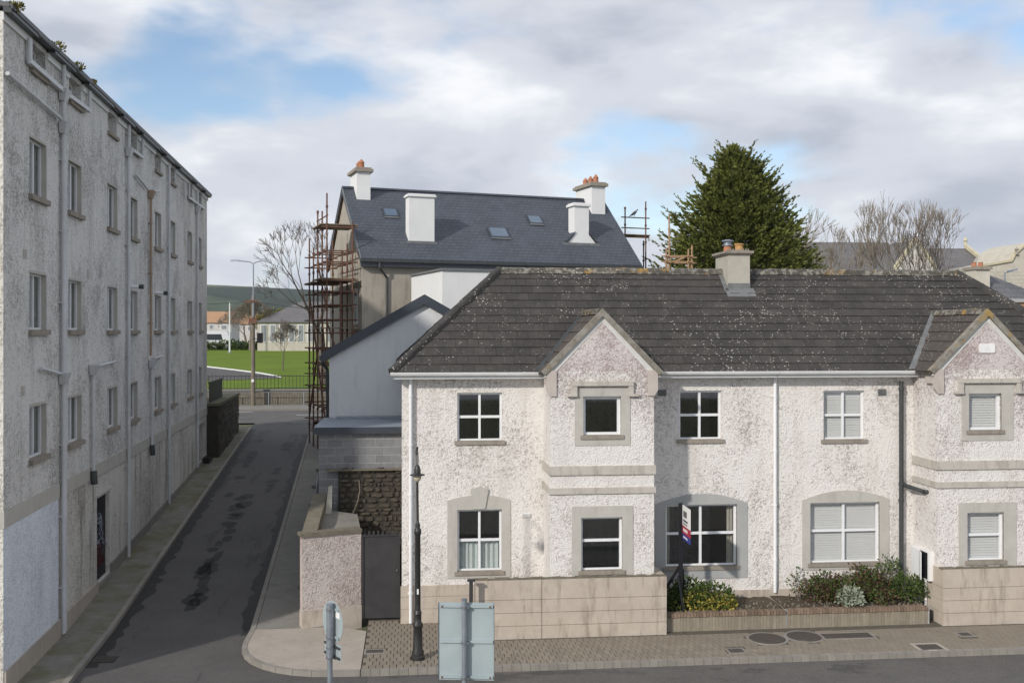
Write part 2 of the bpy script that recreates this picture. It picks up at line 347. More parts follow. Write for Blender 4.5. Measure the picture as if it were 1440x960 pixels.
leafmat('needles', (0.20, 0.215, 0.045), (0.085, 0.105, 0.028), 0.9)
leafmat('leaf_green', (0.075, 0.11, 0.022), (0.04, 0.065, 0.016), 6)
leafmat('leaf_yellow', (0.42, 0.33, 0.07), (0.20, 0.20, 0.035), 6)
leafmat('leaf_red', (0.12, 0.058, 0.04), (0.075, 0.06, 0.028), 7)
leafmat('leaf_silver', (0.34, 0.37, 0.29), (0.25, 0.28, 0.20), 7)
leafmat('moss', (0.20, 0.18, 0.05), (0.12, 0.115, 0.035), 9)
# asphalt with tar stains
def asphalt(name, base, streak):
    k = NT(name); col = k.mix(k.ramp(k.noise(0.7, 6, 0.65), 0.3, 0.7), base, tuple(x * 0.72 for x in base))
    st = k.ramp(k.noise(1.0, 6, 0.68, k.vec(streak, (2.3, 0.7, 0))), 0.56, 0.60)
    col = k.mix(k.math('MULTIPLY', st, 0.62), col, tuple(x * 0.33 for x in base))
    gr = k.ramp(k.noise(38, 4, 0.8), 0.45, 0.75); col = k.mix(k.math('MULTIPLY', gr, 0.6), col, tuple(x * 2.0 for x in base)); pt = k.ramp(k.noise(5, 5, 0.75), 0.5, 0.7); col = k.mix(k.math('MULTIPLY', pt, 0.35), col, tuple(x * 0.6 for x in base))
    k.bump(k.noise(90, 2), 0.3, 0.006); return k.done(col, 0.82, 0, 0.3)
asphalt('asphalt', (0.118, 0.111, 0.104), (0.35, 0.9, 1))
asphalt('asphalt_side', (0.100, 0.094, 0.090), (0.95, 0.16, 1))
plain('tar', (0.022, 0.021, 0.020), (0.036, 0.034, 0.032), 3, 0.7)
k = NT('lawn'); c_ = k.mix(k.ramp(k.noise(0.33, 6, 0.7, k.vec((0.5, 1, 1))), 0.35, 0.65), (0.155, 0.215, 0.026), (0.11, 0.165, 0.024)); c_ = k.mix(k.math('MULTIPLY', k.ramp(k.noise(9, 3), 0.4, 0.7), 0.3), c_, (0.06, 0.11, 0.015)); k.done(c_, 0.95, 0, 0.1)
k = NT('field'); cell = k.vor(0.0042, out='Color', v=k.vec((1, 0.55, 1))); edge = k.vor(0.0042, 'DISTANCE_TO_EDGE', v=k.vec((1, 0.55, 1)))
sp_ = k.node('ShaderNodeSeparateColor'); k.link(cell, sp_.inputs[0])
c_ = k.mix(sp_.outputs[0], (0.06, 0.085, 0.05), (0.13, 0.155, 0.085)); c_ = k.mix(k.math('LESS_THAN', sp_.outputs[1], 0.38), c_, (0.035, 0.05, 0.035))
c_ = k.mix(k.math('LESS_THAN', edge, 0.055), c_, (0.028, 0.042, 0.028)); c_ = k.mix(k.ramp(k.noise(0.02, 5, 0.7), 0.52, 0.6), c_, (0.05, 0.065, 0.04)); k.done(c_, 1, 0, 0.0)
plain('ground', (0.12, 0.12, 0.075), (0.085, 0.095, 0.05), 0.3, 0.98)
# glass
k = NT('glass'); g_ = k.node('ShaderNodeBsdfGlossy'); g_.inputs['Roughness'].default_value = 0.03; t_ = k.node('ShaderNodeBsdfTransparent'); t_.inputs['Color'].default_value = (0.88, 0.89, 0.89, 1)
fz = k.node('ShaderNodeLayerWeight'); fa = k.math('ADD', k.math('MULTIPLY', k.math('POWER', fz.outputs['Facing'], 4.0), 0.7), 0.115); mx = k.node('ShaderNodeMixShader'); k.link(fa, mx.inputs[0]); k.link(t_.outputs[0], mx.inputs[1]); k.link(g_.outputs[0], mx.inputs[2])
k.link(mx.outputs[0], k.n['Material Output'].inputs[0])
k = NT('mesh_wire'); t_ = k.node('ShaderNodeBsdfTransparent'); mx = k.node('ShaderNodeMixShader'); mx.inputs[0].default_value = 0.55
k.done((0.03, 0.03, 0.03), 0.8); k.link(t_.outputs[0], mx.inputs[1]); k.link(k.b.outputs[0], mx.inputs[2]); k.link(mx.outputs[0], k.n['Material Output'].inputs[0])

# ------------------------------------------------------------------ windows
def window(fr, parent, u0, u1, z0, z1, nx=2, ny=2, rec=0.09, split=0.5, back=None, sill=True, so=0.05, bar=0.055, fmat='upvc', sillmat='sillc', sillh=0.09, name='window', sx=0.07):
    b = MB(); f = bar
    b.lbox(fr, u0, u0 + f, rec, rec + 0.06, z0, z1); b.lbox(fr, u1 - f, u1, rec, rec + 0.06, z0, z1)
    b.lbox(fr, u0 + f, u1 - f, rec, rec + 0.06, z0, z0 + f); b.lbox(fr, u0 + f, u1 - f, rec, rec + 0.06, z1 - f, z1)
    us = [u0 + f] + [u0 + (u1 - u0) * i / nx for i in range(1, nx)] + [u1 - f]
    zs = [z0 + f, z1 - f] if ny == 1 else [z0 + f, z0 + (z1 - z0) * split, z1 - f]
    h = f * 0.55
    for u in us[1:-1]: b.lbox(fr, u - h, u + h, rec - 0.006, rec + 0.055, z0 + f, z1 - f)
    if ny == 2:
        for a, c in zip(us, us[1:]):
            b.lbox(fr, a + (h if a != us[0] else 0), c - (h if c != us[-1] else 0), rec - 0.003, rec + 0.05, zs[1] - h * 1.1, zs[1] + h * 1.1)
    w = b.build(name, MT[fmat], parent)
    for i in range(len(us) - 1):
        for j in range(len(zs) - 1):
            a, c, e, g = us[i] - 0.005, us[i + 1] + 0.005, zs[j] - 0.005, zs[j + 1] + 0.005
            # opening sash: thin inner frame round each pane
            one('pane', lambda q: q.poly([L(fr, a, rec + 0.03, e), L(fr, c, rec + 0.03, e), L(fr, c, rec + 0.03, g), L(fr, a, rec + 0.03, g)]), MT['glass'], w)
    if sill:
        one('sill', lambda q: q.lbox(fr, u0 - sx, u1 + sx, -so, rec + 0.03, z0 - sillh, z0 + 0.012), MT[sillmat], w)
    if back == 'blind':
        def bl(q):
            z = z0 + 0.04
            while z < z1 - 0.03:
                q.prism([L(fr, u0 + 0.03, rec + 0.085, z), L(fr, u1 - 0.03, rec + 0.085, z), L(fr, u1 - 0.03, rec + 0.100, z + 0.0635), L(fr, u0 + 0.03, rec + 0.100, z + 0.0635)], (0, 0.003, 0)); z += 0.068
        one('blind', bl, MT['blind'], w)
    if back == 'net':
        one('net_curtain', lambda q: q.lbox(fr, u0 + 0.02, u1 - 0.02, rec + 0.1, rec + 0.104, z0, z1), MT['net'], w)
    def drape(a, c, e, g, mat, nm='curtain', dep=0.12):
        q = MB(); n = max(8, int((c - a) / 0.035)); pr = []
        for i in range(n + 1): pr.append((a + (c - a) * i / n, rec + dep + 0.022 * math.sin(i * 1.7) + 0.008 * math.sin(i * 0.6)))
        for (p, d), (p2, d2) in zip(pr, pr[1:]): q.poly([L(fr, p, d, e), L(fr, p2, d2, e), L(fr, p2, d2, g), L(fr, p, d, g)])
        q.build(nm, MT[mat], w, recalc=False)
    if back == 'cafe': drape(u0 + 0.04, u1 - 0.04, z0 + 0.02, z0 + (z1 - z0) * split, 'curtain')
    if back == 'sides':
        drape(u0 + 0.04, u0 + 0.16, z0 + 0.02, z1, 'curtain_cream'); drape(u1 - 0.22, u1 - 0.04, z0 + 0.02, z1, 'curtain_cream')
    return w

# ------------------------------------------------------------------ tiles
def clip(poly, a, b, c):                  # keep a*u+b*s+c>=0
    out = []
    for i in range(len(poly)):
        p, q = poly[i], poly[(i + 1) % len(poly)]; dp = a * p[0] + b * p[1] + c; dq = a * q[0] + b * q[1] + c
        if dp >= 0: out.append(p)
        if (dp >= 0) != (dq >= 0):
            t = dp / (dp - dq); out.append((p[0] + t * (q[0] - p[0]), p[1] + t * (q[1] - p[1])))
    return out
def tile_mesh(tw, ln, mat):
    b = MB(); z0, z1, t = 0.030, 0.004, 0.024
    b.hexa([(0.003, 0, z0 - t), (tw - 0.003, 0, z0 - t), (tw - 0.003, ln, z1 - t), (0.003, ln, z1 - t), (0.003, 0, z0), (tw - 0.003, 0, z0), (tw - 0.003, ln, z1), (0.003, ln, z1)])
    o = b.build('roof_tile', mat); me = o.data; bpy.data.objects.remove(o); return me
TILES = {}
def lay_tiles(roof, org, ud, sd, poly, gauge, tw, mat, limit, rest_name, skip=None):
    ud = Vector(ud).normalized(); sd = Vector(sd).normalized(); n = ud.cross(sd).normalized(); org = Vector(org)
    if mat not in TILES: TILES[mat] = tile_mesh(tw, gauge + 0.06, MT[mat])
    s_max = max(p[1] for p in poly); u_min = min(p[0] for p in poly); u_max = max(p[0] for p in poly)
    edges = []
    k = len(poly)
    for i in range(k):
        p, q = poly[i], poly[(i + 1) % k]; a, b = -(q[1] - p[1]), q[0] - p[0]; edges.append((a, b, -(a * p[0] + b * p[1])))
    full, cut = [], MB(); row = 0; s = 0.0
    while s < s_max - 0.02:
        u = u_min - tw * (0.5 if row % 2 else 1.0)
        while u < u_max:
            rect = [(u + 0.003, s), (u + tw - 0.003, s), (u + tw - 0.003, s + gauge), (u + 0.003, s + gauge)]
            if skip and skip(u, s, tw, gauge): u += tw; continue
            c = rect
            for e in edges:
                c = clip(c, *e)
                if not c: break
            if c:
                if len(c) == 4 and all(abs(c[i][0] - rect[i][0]) + abs(c[i][1] - rect[i][1]) < 1e-6 for i in range(4)): full.append((u, s))
                elif len(c) >= 3:
                    pts = [org + ud * p[0] + sd * p[1] + n * (0.030 - 0.026 * (p[1] - s) / gauge - 0.024) for p in c]
                    cut.prism(pts, n * 0.024)
            u += tw
        s += gauge; row += 1
    full.sort(key=lambda t: (org + ud * t[0] + sd * t[1] - Vector((0, 0, CZ))).length)
    base = Matrix(((ud.x, sd.x, n.x, 0), (ud.y, sd.y, n.y, 0), (ud.z, sd.z, n.z, 0), (0, 0, 0, 1)))
    for i, (u, s) in enumerate(full):
        jit = Matrix.Rotation(random.gauss(0, 0.004), 4, 'Z') @ Matrix.Rotation(random.gauss(0, 0.003), 4, 'X')
        if i < limit:
            inst('roof_tile', TILES[mat], roof, Matrix.Translation(org + ud * u + sd * s + n * random.uniform(-0.002, 0.004)) @ base @ jit)
        else:
            pts = [org + ud * a + sd * b + n * (0.030 - 0.026 * (b - s) / gauge - 0.024) for a, b in ((u + 0.003, s), (u + tw - 0.003, s), (u + tw - 0.003, s + gauge), (u + 0.003, s + gauge))]
            cut.prism(pts, n * (0.024 + random.uniform(-0.002, 0.003)))
    if cut.v: tag(cut.build(rest_name, MT[mat], roof), kind='stuff')
def cap_mesh(ln, r, mat, name):
    b = MB(); n = 7; pr = [(-r * 1.15, -r * 0.75)] + [(r * math.cos(t), r * 0.75 * math.sin(t)) for t in [math.pi - math.pi * i / n for i in range(n + 1)]] + [(r * 1.15, -r * 0.75)]
    k = len(pr)
    for y, e in ((0.0, 1.06), (ln, 0.96)): b.v += [(x * e, y, z * e) for x, z in pr]
    for i in range(k - 1): b.f.append((i, i + 1, k + i + 1, k + i)); b.mi.append(0)
    b.f.append(tuple(range(k - 1, -1, -1))); b.mi.append(0); b.f.append(tuple(range(k, 2 * k))); b.mi.append(0)
    o = b.build(name, mat); me = o.data; bpy.data.objects.remove(o); return me
def lay_caps(roof, p0, p1, up, ln, r, mat, name):
    p0 = Vector(p0); p1 = Vector(p1); d = (p1 - p0); n = max(1, round(d.length / ln)); d.normalize(); ln = (p1 - p0).length / n
    x = d.cross(Vector(up)).normalized(); z = x.cross(d).normalized(); me = cap_mesh(ln * 1.04, r, MT[mat], name)
    for i in range(n):
        M = Matrix(((x.x, d.x, z.x, 0), (x.y, d.y, z.y, 0), (x.z, d.z, z.z, 0), (0, 0, 0, 1)))
        inst(name, me, roof, Matrix.Translation(p0 + d * ln * i + z * random.uniform(-0.004, 0.01)) @ M @ Matrix.Rotation(random.gauss(0, 0.012), 4, 'Z'))

# ================================================================== GROUND
def terrain(Y):
    if Y < 22.2: return -0.14
    if Y < 76.5: return gz(Y) - 0.16
    if Y < 77.5: return 1.84 + (Y - 76.5) * 1.16
    if Y < 130: return 3.0 + (Y - 77.5) * 0.037
    return 4.94 + min((Y - 130) * 0.004, 6)
b = MB(); ys = [-60, 0, 15, 22.1, 22.2, 26, 35, 45, 55, 62, 70, 76.4, 76.5, 77.5, 78.4, 90, 105, 118, 130, 160, 220, 320, 480, 700, 1000, 1500]
xs = [-1500, -600, -250, -120, -60, -30, -15, -5, 5, 15, 30, 60, 120, 250, 600, 1500]
for y in ys:
    for x in xs: b.v.append((x, y, terrain(y) - 0.03))
for j in range(len(ys) - 1):
    for i in range(len(xs) - 1):
        k0 = j * len(xs) + i; b.f.append((k0, k0 + 1, k0 + 1 + len(xs), k0 + len(xs))); b.mi.append(0)
tag(b.build('ground', MT['ground']), kind='structure')
# hills on the horizon
b = MB(); nx, ny = 90, 16
for j in range(ny + 1):
    for i in range(nx + 1):
        x = -2600 + 5600 * i / nx; t = j / ny; Y = 1400 + 1500 * t
        crest = 136 - (x + 700) * 0.036 + 10 * math.sin(x * 0.0022 + 1) + 5 * math.sin(x * 0.0075)
        b.v.append((x, Y, -4 + (crest + 4) * (math.sin(min(t * 1.05, 1) * math.pi / 2) ** 1.2) + 4 * math.sin(x * 0.01 + t * 7) * t * (1 - t)))
for j in range(ny):
    for i in range(nx):
        k0 = j * (nx + 1) + i; b.f.append((k0, k0 + 1, k0 + nx + 2, k0 + nx + 1)); b.mi.append(0)
tag(b.build('hills', MT['field'], smooth=True), kind='structure')
# main road
tag(one('road', lambda q: q.poly([(-120, 15.0, -0.12), (160, 15.0, -0.12), (160, 22.25, -0.12), (-120, 22.25, -0.12)]), MT['asphalt']), kind='structure')
# side street rising away
AX, AY = -0.0562, 1.0                          # street direction
D0 = 20.6; a_, b_ = ray(5); P0 = Vector((a_ * D0, b_ * D0, 0)); UA = Vector((-0.0568, 1.0106, 0)).normalized(); NA = Vector((-UA.y, UA.x, 0))
def lineX(Y, off): return P0.x + (Y - P0.y) * AX + off
def rk(Y): return -4.0 + (Y - 24.4) * AX     # right kerb of side street
b = MB(); yy = [21.0, 22.25, 24, 26, 28, 32, 36, 40, 44, 48, 52, 56, 60, 62.36, 62.5]
for y in yy:
    xl = lineX(y, 1.1) if y > 22.25 else -13
    xr = rk(y) + 0.05 if y > 24.3 else -1.0
    b.v += [(xl, y, gz(y) - 0.112), (xr, y, gz(y) - 0.112)]
for i in range(len(yy) - 1): b.f.append((2 * i, 2 * i + 1, 2 * i + 3, 2 * i + 2)); b.mi.append(0)
tag(b.build('side_road', MT['asphalt_side']), kind='structure')
tag(one('cross_road', lambda q: q.poly([(-60, 62.36, 1.886), (60, 62.36, 1.886), (60, 72.0, 1.886), (-60, 72.0, 1.886)]), MT['asphalt']), kind='structure')
# tar band along the left kerb and repair patches down the middle of the side road
def blob(q, cx, cy, rx, ry, n=18, dz=0.005):
    pts = []
    for i in range(n):
        t = 2 * math.pi * i / n; r = random.uniform(0.75, 1.15); x = cx + rx * r * math.cos(t); y = cy + ry * r * math.sin(t); pts.append((x, y, gz(y) - 0.112 + dz))
    for i in range(n):
        y = cy; q.poly([(cx, cy, gz(cy) - 0.112 + dz), pts[i], pts[(i + 1) % n]])
def tarband(q, fx, w, y0, y1, dz=0.004):
    y = y0; pr = None
    while y <= y1:
        x0 = fx(y); x1 = x0 + w * random.uniform(0.55, 1.25); cur = ((x0, y, gz(y) - 0.112 + dz), (x1, y, gz(y) - 0.112 + dz))
        if pr: q.poly([pr[0], pr[1], cur[1], cur[0]])
        pr = cur; y += 0.35
q = MB(); tarband(q, lambda y: lineX(y, 1.12), 0.38, 23.4, 60); tarband(q, lambda y: rk(y) - 0.01, -0.32, 25.5, 58)
mid = lambda y: (lineX(y, 1.1) + rk(y)) / 2
for i in range(20):
    y = 28.0 + i * 0.72 + random.uniform(-0.3, 0.3); blob(q, mid(y) - 0.15 + random.uniform(-0.15, 0.15), y, random.uniform(0.14, 0.34), random.uniform(0.3, 0.8), dz=0.007)
for i in range(16):
    y = 42 + i * 0.9; blob(q, mid(y) + random.choice((-0.8, 0.75)), y, random.uniform(0.15, 0.3), random.uniform(0.3, 0.7), dz=0.010)
tag(q.build('tar_stains', MT['tar'], recalc=False), kind='structure')
# left pavement: slabs along the apartment wall
lp = bpy.data.objects.new('pavement_left', None); COL.objects.link(lp); lp['kind'] = 'structure'
y = 21.7
while y < 60:
    y1 = min(y + 2.15, 60); q = MB(); g = 0.012
    p = [(lineX(y + g, 0.0), y + g), (lineX(y + g, 1.0), y + g), (lineX(y1, 1.0), y1), (lineX(y1, 0.0), y1)]
    q.hexa([(x, v, gz(v) - 0.2) for x, v in p] + [(x, v, gz(v) + 0.0) for x, v in p]); q.build('slab', MT['conc_moss'], lp)
    q = MB(); y2 = y
    p = [(lineX(y + g, 1.006), y + g), (lineX(y + g, 1.13), y + g), (lineX(y1, 1.13), y1), (lineX(y1, 1.006), y1)]
    q.hexa([(x, v, gz(v) - 0.2) for x, v in p] + [(x, v, gz(v) + 0.006) for x, v in p]); q.build('kerb_stone', MT['kerb'], lp); y = y1
# rounded end of the left pavement running off round the corner
pts = [(-8.45, 21.7), (-7.3, 21.69), (-7.36, 21.2), (-7.7, 20.75), (-8.3, 20.45), (-10, 20.3), (-40, 20.3), (-40, 21.4), (-8.45, 21.4)]
q = MB(); q.prism([(x, y, -0.2) for x, y in pts], (0, 0, 0.2)); q.build('corner_slab', MT['conc_moss'], lp)

# right pavement: concrete strip along the side street, light apron on the corner, block paving on the main street
rp = bpy.data.objects.new('pavement_right', None); COL.objects.link(rp); rp['kind'] = 'structure'
y = 25.6
while y < 58:
    y1 = min(y + 2.6, 58); q = MB(); p = [(rk(y) + 0.14, y + 0.015), (max(rk(y) + 1.9, -3.2), y + 0.015), (max(rk(y1) + 1.9, -3.2), y1), (rk(y1) + 0.14, y1)]
    q.hexa([(x, v, gz(v) - 0.2) for x, v in p] + [(x, v, gz(v)) for x, v in p]); q.build('slab', MT['conc_path'], rp)
    q = MB(); p = [(rk(y), y + 0.01), (rk(y) + 0.128, y + 0.01), (rk(y1) + 0.128, y1), (rk(y1), y1)]
    q.hexa([(x, v, gz(v) - 0.2) for x, v in p] + [(x, v, gz(v) + 0.006) for x, v in p]); q.build('kerb_stone', MT['kerb'], rp); y = y1
arc = []
c0 = (rk(25.6) + 2.3, 24.55)
for i in range(9):
    t = math.pi + (math.pi / 2) * i / 8; arc.append((c0[0] + 2.3 * math.cos(t), c0[1] + 2.3 * math.sin(t)))
outer = [(rk(25.6), 25.6)] + arc + [(-1.15, 22.22)]
inner = [(rk(25.6) + 0.13, 25.6)] + [(c0[0] + (x - c0[0]) * 0.945, c0[1] + (y - c0[1]) * 0.945) for x, y in arc] + [(-1.15, 22.35)]
q = MB(); pp = inner + [(-1.15, 25.2), (-2.3, 25.9), (-3.2, 25.6)]
q.prism([(x, y, -0.2) for x, y in pp], (0, 0, 0.2)); q.build('apron', MT['conc_light'], rp)
for i in range(len(outer) - 1):
    q = MB(); a0, a1, i0, i1 = outer[i], outer[i + 1], inner[i], inner[i + 1]
    lerp = lambda p, r, t: (p[0] + (r[0] - p[0]) * t, p[1] + (r[1] - p[1]) * t)
    pp = [lerp(a0, a1, 0.01), lerp(a0, a1, 0.99), lerp(lerp(i0, i1, 0.99), lerp(a0, a1, 0.99), 0.04), lerp(lerp(i0, i1, 0.01), lerp(a0, a1, 0.01), 0.04)]
    q.prism([(x, y, -0.2) for x, y in pp], (0, 0, 0.206)); q.build('kerb_stone', MT['kerb'], rp)
one('bedding', lambda q: q.box(-1.14, 40, 22.24, 26.6, -0.25, -0.018), MT['joint'], rp)
# kerb blocks
x = -1.14; km = None
while x < 24:
    if km is None:
        o = one('kerb_block', lambda q: q.box(0.004, 0.206, 0, 0.16, -0.2, 0.004), MT['kerb'], None); km = o.data; bpy.data.objects.remove(o)
    inst('kerb_block', km, rp, Matrix.Translation((x, 22.22, random.uniform(-0.006, 0.004)))); x += 0.21
# block pavers
COVERS = [(PG(527, 915, 0), 0.20, 0.12), (PG(1035, 914, 0), 0.17, 0.14), (PG(1307, 909, 0), 0.27, 0.2), (PG(1357, 891, 0), 0.15, 0.13), (PG(1191, 893, 0), 0.62, 0.2)]
ROUND = [(PG(1079, 897, 0), 0.44), (PG(1131, 894, 0), 0.42)]
pl, pw = 0.155, 0.245
o = one('paver', lambda q: q.hexa([(0.004, 0.004, -0.06), (pl - 0.004, 0.004, -0.06), (pl - 0.004, pw - 0.004, -0.06), (0.004, pw - 0.004, -0.06), (0.009, 0.009, 0), (pl - 0.009, 0.009, 0), (pl - 0.009, pw - 0.009, 0), (0.009, pw - 0.009, 0)]), MT['paver']); pm = o.data; bpy.data.objects.remove(o)
spots = []; row = 0; y = 22.385
while y < 26.45:
    x = -1.13 - (pl / 2 if row % 2 else 0)
    while x < 24:
        cxp, cyp = x + pl / 2, y + pw / 2
        ok = cxp > -1.1 and (cyp < 24.2 or (cxp < 1.62 and cyp < (25.7 if cxp > -0.38 else 26.1)))
        if ok and not any(abs(cxp - c[0][0]) < c[1] + 0.06 and abs(cyp - c[0][1]) < c[2] + 0.1 for c in COVERS) and not any(math.hypot(cxp - c[0][0], cyp - c[0][1]) < c[1] + 0.06 for c in ROUND): spots.append((x, y))
        x += pl
    y += pw; row += 1
spots.sort(key=lambda p: math.hypot(p[0] - 2.3, p[1]))
rest = MB()
for i, (x, y) in enumerate(spots):
    z = random.uniform(-0.005, 0.004)
    if i < 300: inst('paver', pm, rp, Matrix.Translation((x, y, z)) @ Matrix.Rotation(random.gauss(0, 0.006), 4, 'Z'))
    else: rest.hexa([(x + 0.004, y + 0.004, -0.06), (x + pl - 0.004, y + 0.004, -0.06), (x + pl - 0.004, y + pw - 0.004, -0.06), (x + 0.004, y + pw - 0.004, -0.06), (x + 0.009, y + 0.009, z), (x + pl - 0.009, y + 0.009, z), (x + pl - 0.009, y + pw - 0.009, z), (x + 0.009, y + pw - 0.009, z)])
tag(rest.build('far_pavers', MT['paver'], rp), kind='stuff')
near = one('pavement_near', lambda q: q.box(-60, 80, 8, 15.0, -0.3, 0.0), MT['conc_path']); near['kind'] = 'structure'
# covers
cl = ['small rusty square cover in the block paving beside the black street lamp', 'small square cover in the paving below the brick planter with the for sale board', 'square cover framed in pale concrete near the kerb by the cream block wall', 'small dark grating close to the foot of the right-hand cream block wall', 'long rectangular double chamber cover in the paving below the shrub planter']
for (c, rx, ry), lb in zip(COVERS, cl):
    t = thing('access_cover', (c[0], c[1], 0), lb, 'cover', 'covers let into the pavement')
    fm = MT['conc_light'] if 'pale' in lb else MT['kerb']
    def frame(q):
        e = 0.09 if 'pale' in lb else 0.05
        q.box(c[0] - rx - e, c[0] + rx + e, c[1] - ry - e, c[1] - ry, -0.02, 0.003); q.box(c[0] - rx - e, c[0] + rx + e, c[1] + ry, c[1] + ry + e, -0.02, 0.003)
        q.box(c[0] - rx - e, c[0] - rx, c[1] - ry, c[1] + ry, -0.02, 0.003); q.box(c[0] + rx, c[0] + rx + e, c[1] - ry, c[1] + ry, -0.02, 0.003)
    one('frame', frame, fm, t); n = 2 if rx > 0.5 else 1
    for i in range(n):
        x0 = c[0] - rx + 2 * rx * i / n; one('lid', lambda q: q.box(x0 + 0.006, x0 + 2 * rx / n - 0.006, c[1] - ry + 0.006, c[1] + ry - 0.006, -0.02, 0.001), MT['iron_cover'], t)
for i, (c, r) in enumerate(ROUND):
    t = thing('manhole', (c[0], c[1], 0), ('round rusty manhole cover in front of the boundary between the two houses', 'round rusty manhole cover beside the long rectangular chamber cover')[i], 'manhole', 'round manholes in the pavement')
    one('rim', lambda q: q.lathe(c[0], c[1], [(r + 0.07, -0.02), (r + 0.07, 0.0), (r, 0.002), (r, -0.02)], 28), MT['kerb'], t); one('lid', lambda q: q.lathe(c[0], c[1], [(r - 0.012, -0.02), (r - 0.012, 0.002)], 28), MT['iron_cover'], t)
g0 = PG(148, 926, -0.1); gt = thing('road_gully', (g0[0], g0[1], -0.11), 'iron gully grate in the road beside the left pavement kerb', 'drain')
one('grate_frame', lambda q: q.box(g0[0] - 0.25, g0[0] + 0.25, g0[1] - 0.22, g0[1] + 0.22, -0.13, -0.100), MT['cast_iron'], gt)
for i in range(7): one('bar', lambda q: q.box(g0[0] - 0.22, g0[0] + 0.22, g0[1] - 0.19 + i * 0.058, g0[1] - 0.16 + i * 0.058, -0.1, -0.094), MT['iron_cover'], gt)

# ================================================================== THE PAIR OF HOUSES
YW, YB, YE, YR = 25.8, 24.55, 25.42, 28.6       # main wall, bay front, eave edge, ridge
ZE = 6.46; ZR = 9.24; XC = 9.58                 # eave and ridge height, party line
XL, XRt = PX(565, YW), 19.2                     # wall ends
EL, ER = PX(551, YE), 19.45                     # eave ends
RL, RR = PX(702, YR), PX(1345, YR)              # ridge ends
FM = ((0, YW, 0), (1, 0, 0), (0, 1, 0))         # main front wall frame
FB = ((0, YB, 0), (1, 0, 0), (0, 1, 0))
YBACK = 2 * YR - YE - 0.3
def rect(x0, x1, y0, y1, Y):                    # pixel rect -> (u0,u1,z0,z1)
    xm = (x0 + x1) / 2
    return (PX(x0, Y), PX(x1, Y), PZ(xm, y1, Y), PZ(xm, y0, Y))
slope = math.hypot(YR - YE, ZR - ZE); NC = 13; GA = slope / NC
def roofz(Y): return ZE + (Y - YE) * (ZR - ZE) / (YR - YE)
def tri_holes(r): return r
def surround(fr, parent, o, h, arch=0.0, proud=0.018, mat='cement', key=False):
    """flat cement band round an opening: o = outer rect, h = hole rect"""
    def f(q):
        u0, u1, z0, z1 = o; a0, a1, b0, b1 = h; d0, d1 = -proud, 0.03
        q.lbox(fr, u0, a0, d0, d1, z0, z1); q.lbox(fr, a1, u1, d0, d1, z0, z1); 
        if b0 - z0 > 0.005: q.lbox(fr, a0, a1, d0, d1, z0, b0)
        n = 14; pts = [(a1, b1), (a0, b1), (a0, z1)] if arch <= 0 else None
        if arch <= 0: q.lbox(fr, a0, a1, d0, d1, b1, z1)
        else:
            top = [(u0 + (u1 - u0) * i / n, z1 + arch * (1 - (2 * i / n - 1) ** 2)) for i in range(n + 1)]
            q.lbox(fr, a0, a1, d0, d1, b1, z1)
            q.prism([L(fr, u, d0, z) for u, z in [(u0, z1), (u1, z1)] + top[1:-1][::-1]], (0, d1 - d0, 0))
    return one('window_surround', f, MT[mat], parent)
def vent(fr, parent, x, y, Y, w, h, mat):
    u, z = PX(x, Y), PZ(x, y, Y)
    def f(q):
        q.lbox(fr, u - w / 2, u + w / 2, -0.03, 0.01, z - h / 2, z + h / 2)
        for i in range(5): q.lbox(fr, u - w / 2 + 0.012, u + w / 2 - 0.012, -0.042, -0.03, z - h / 2 + 0.012 + i * (h - 0.02) / 5, z - h / 2 + 0.022 + i * (h - 0.02) / 5)
    return one('wall_vent', f, MT[mat], parent)
def gutter(parent, x0, x1, y=YE - 0.0, z=ZE):
    def f(q):
        pr = [(y + 0.03, z - 0.01), (y - 0.09, z - 0.01), (y - 0.09, z - 0.035), (y - 0.075, z - 0.075), (y - 0.03, z - 0.105), (y + 0.03, z - 0.105)]
        q.prism([(x0, a, c) for a, c in pr], (x1 - x0, 0, 0))
    g = one('gutter', f, MT['gutter'], parent)
    one('gutter_lip', lambda q: q.box(x0, x1, y - 0.098, y - 0.086, z - 0.022, z - 0.002), MT['upvc'], g)
    return g
def fascia(parent, x0, x1):
    return one('fascia', lambda q: q.box(x0, x1, YE + 0.032, YW + 0.05, ZE - 0.17, ZE - 0.004), MT['upvc'], parent)
def downpipe(parent, x, y, z0, z1, r=0.045, mat='upvc', brackets=4, head=True, name='downpipe'):
    o = one(name, lambda q: q.tube((x, y, z0), (x, y, z1), r, r, 10), MT[mat], parent, True)
    for i in range(brackets):
        z = z0 + (z1 - z0) * (i + 0.6) / brackets
        one('bracket', lambda q: (q.tube((x, y, z - 0.03), (x, y, z + 0.03), r * 1.25, r * 1.25, 10), q.box(x - r * 1.7, x + r * 1.7, y + r * 0.9, y + r * 1.6, z - 0.02, z + 0.02)), MT[mat], o)
    return o
PX0 = {}
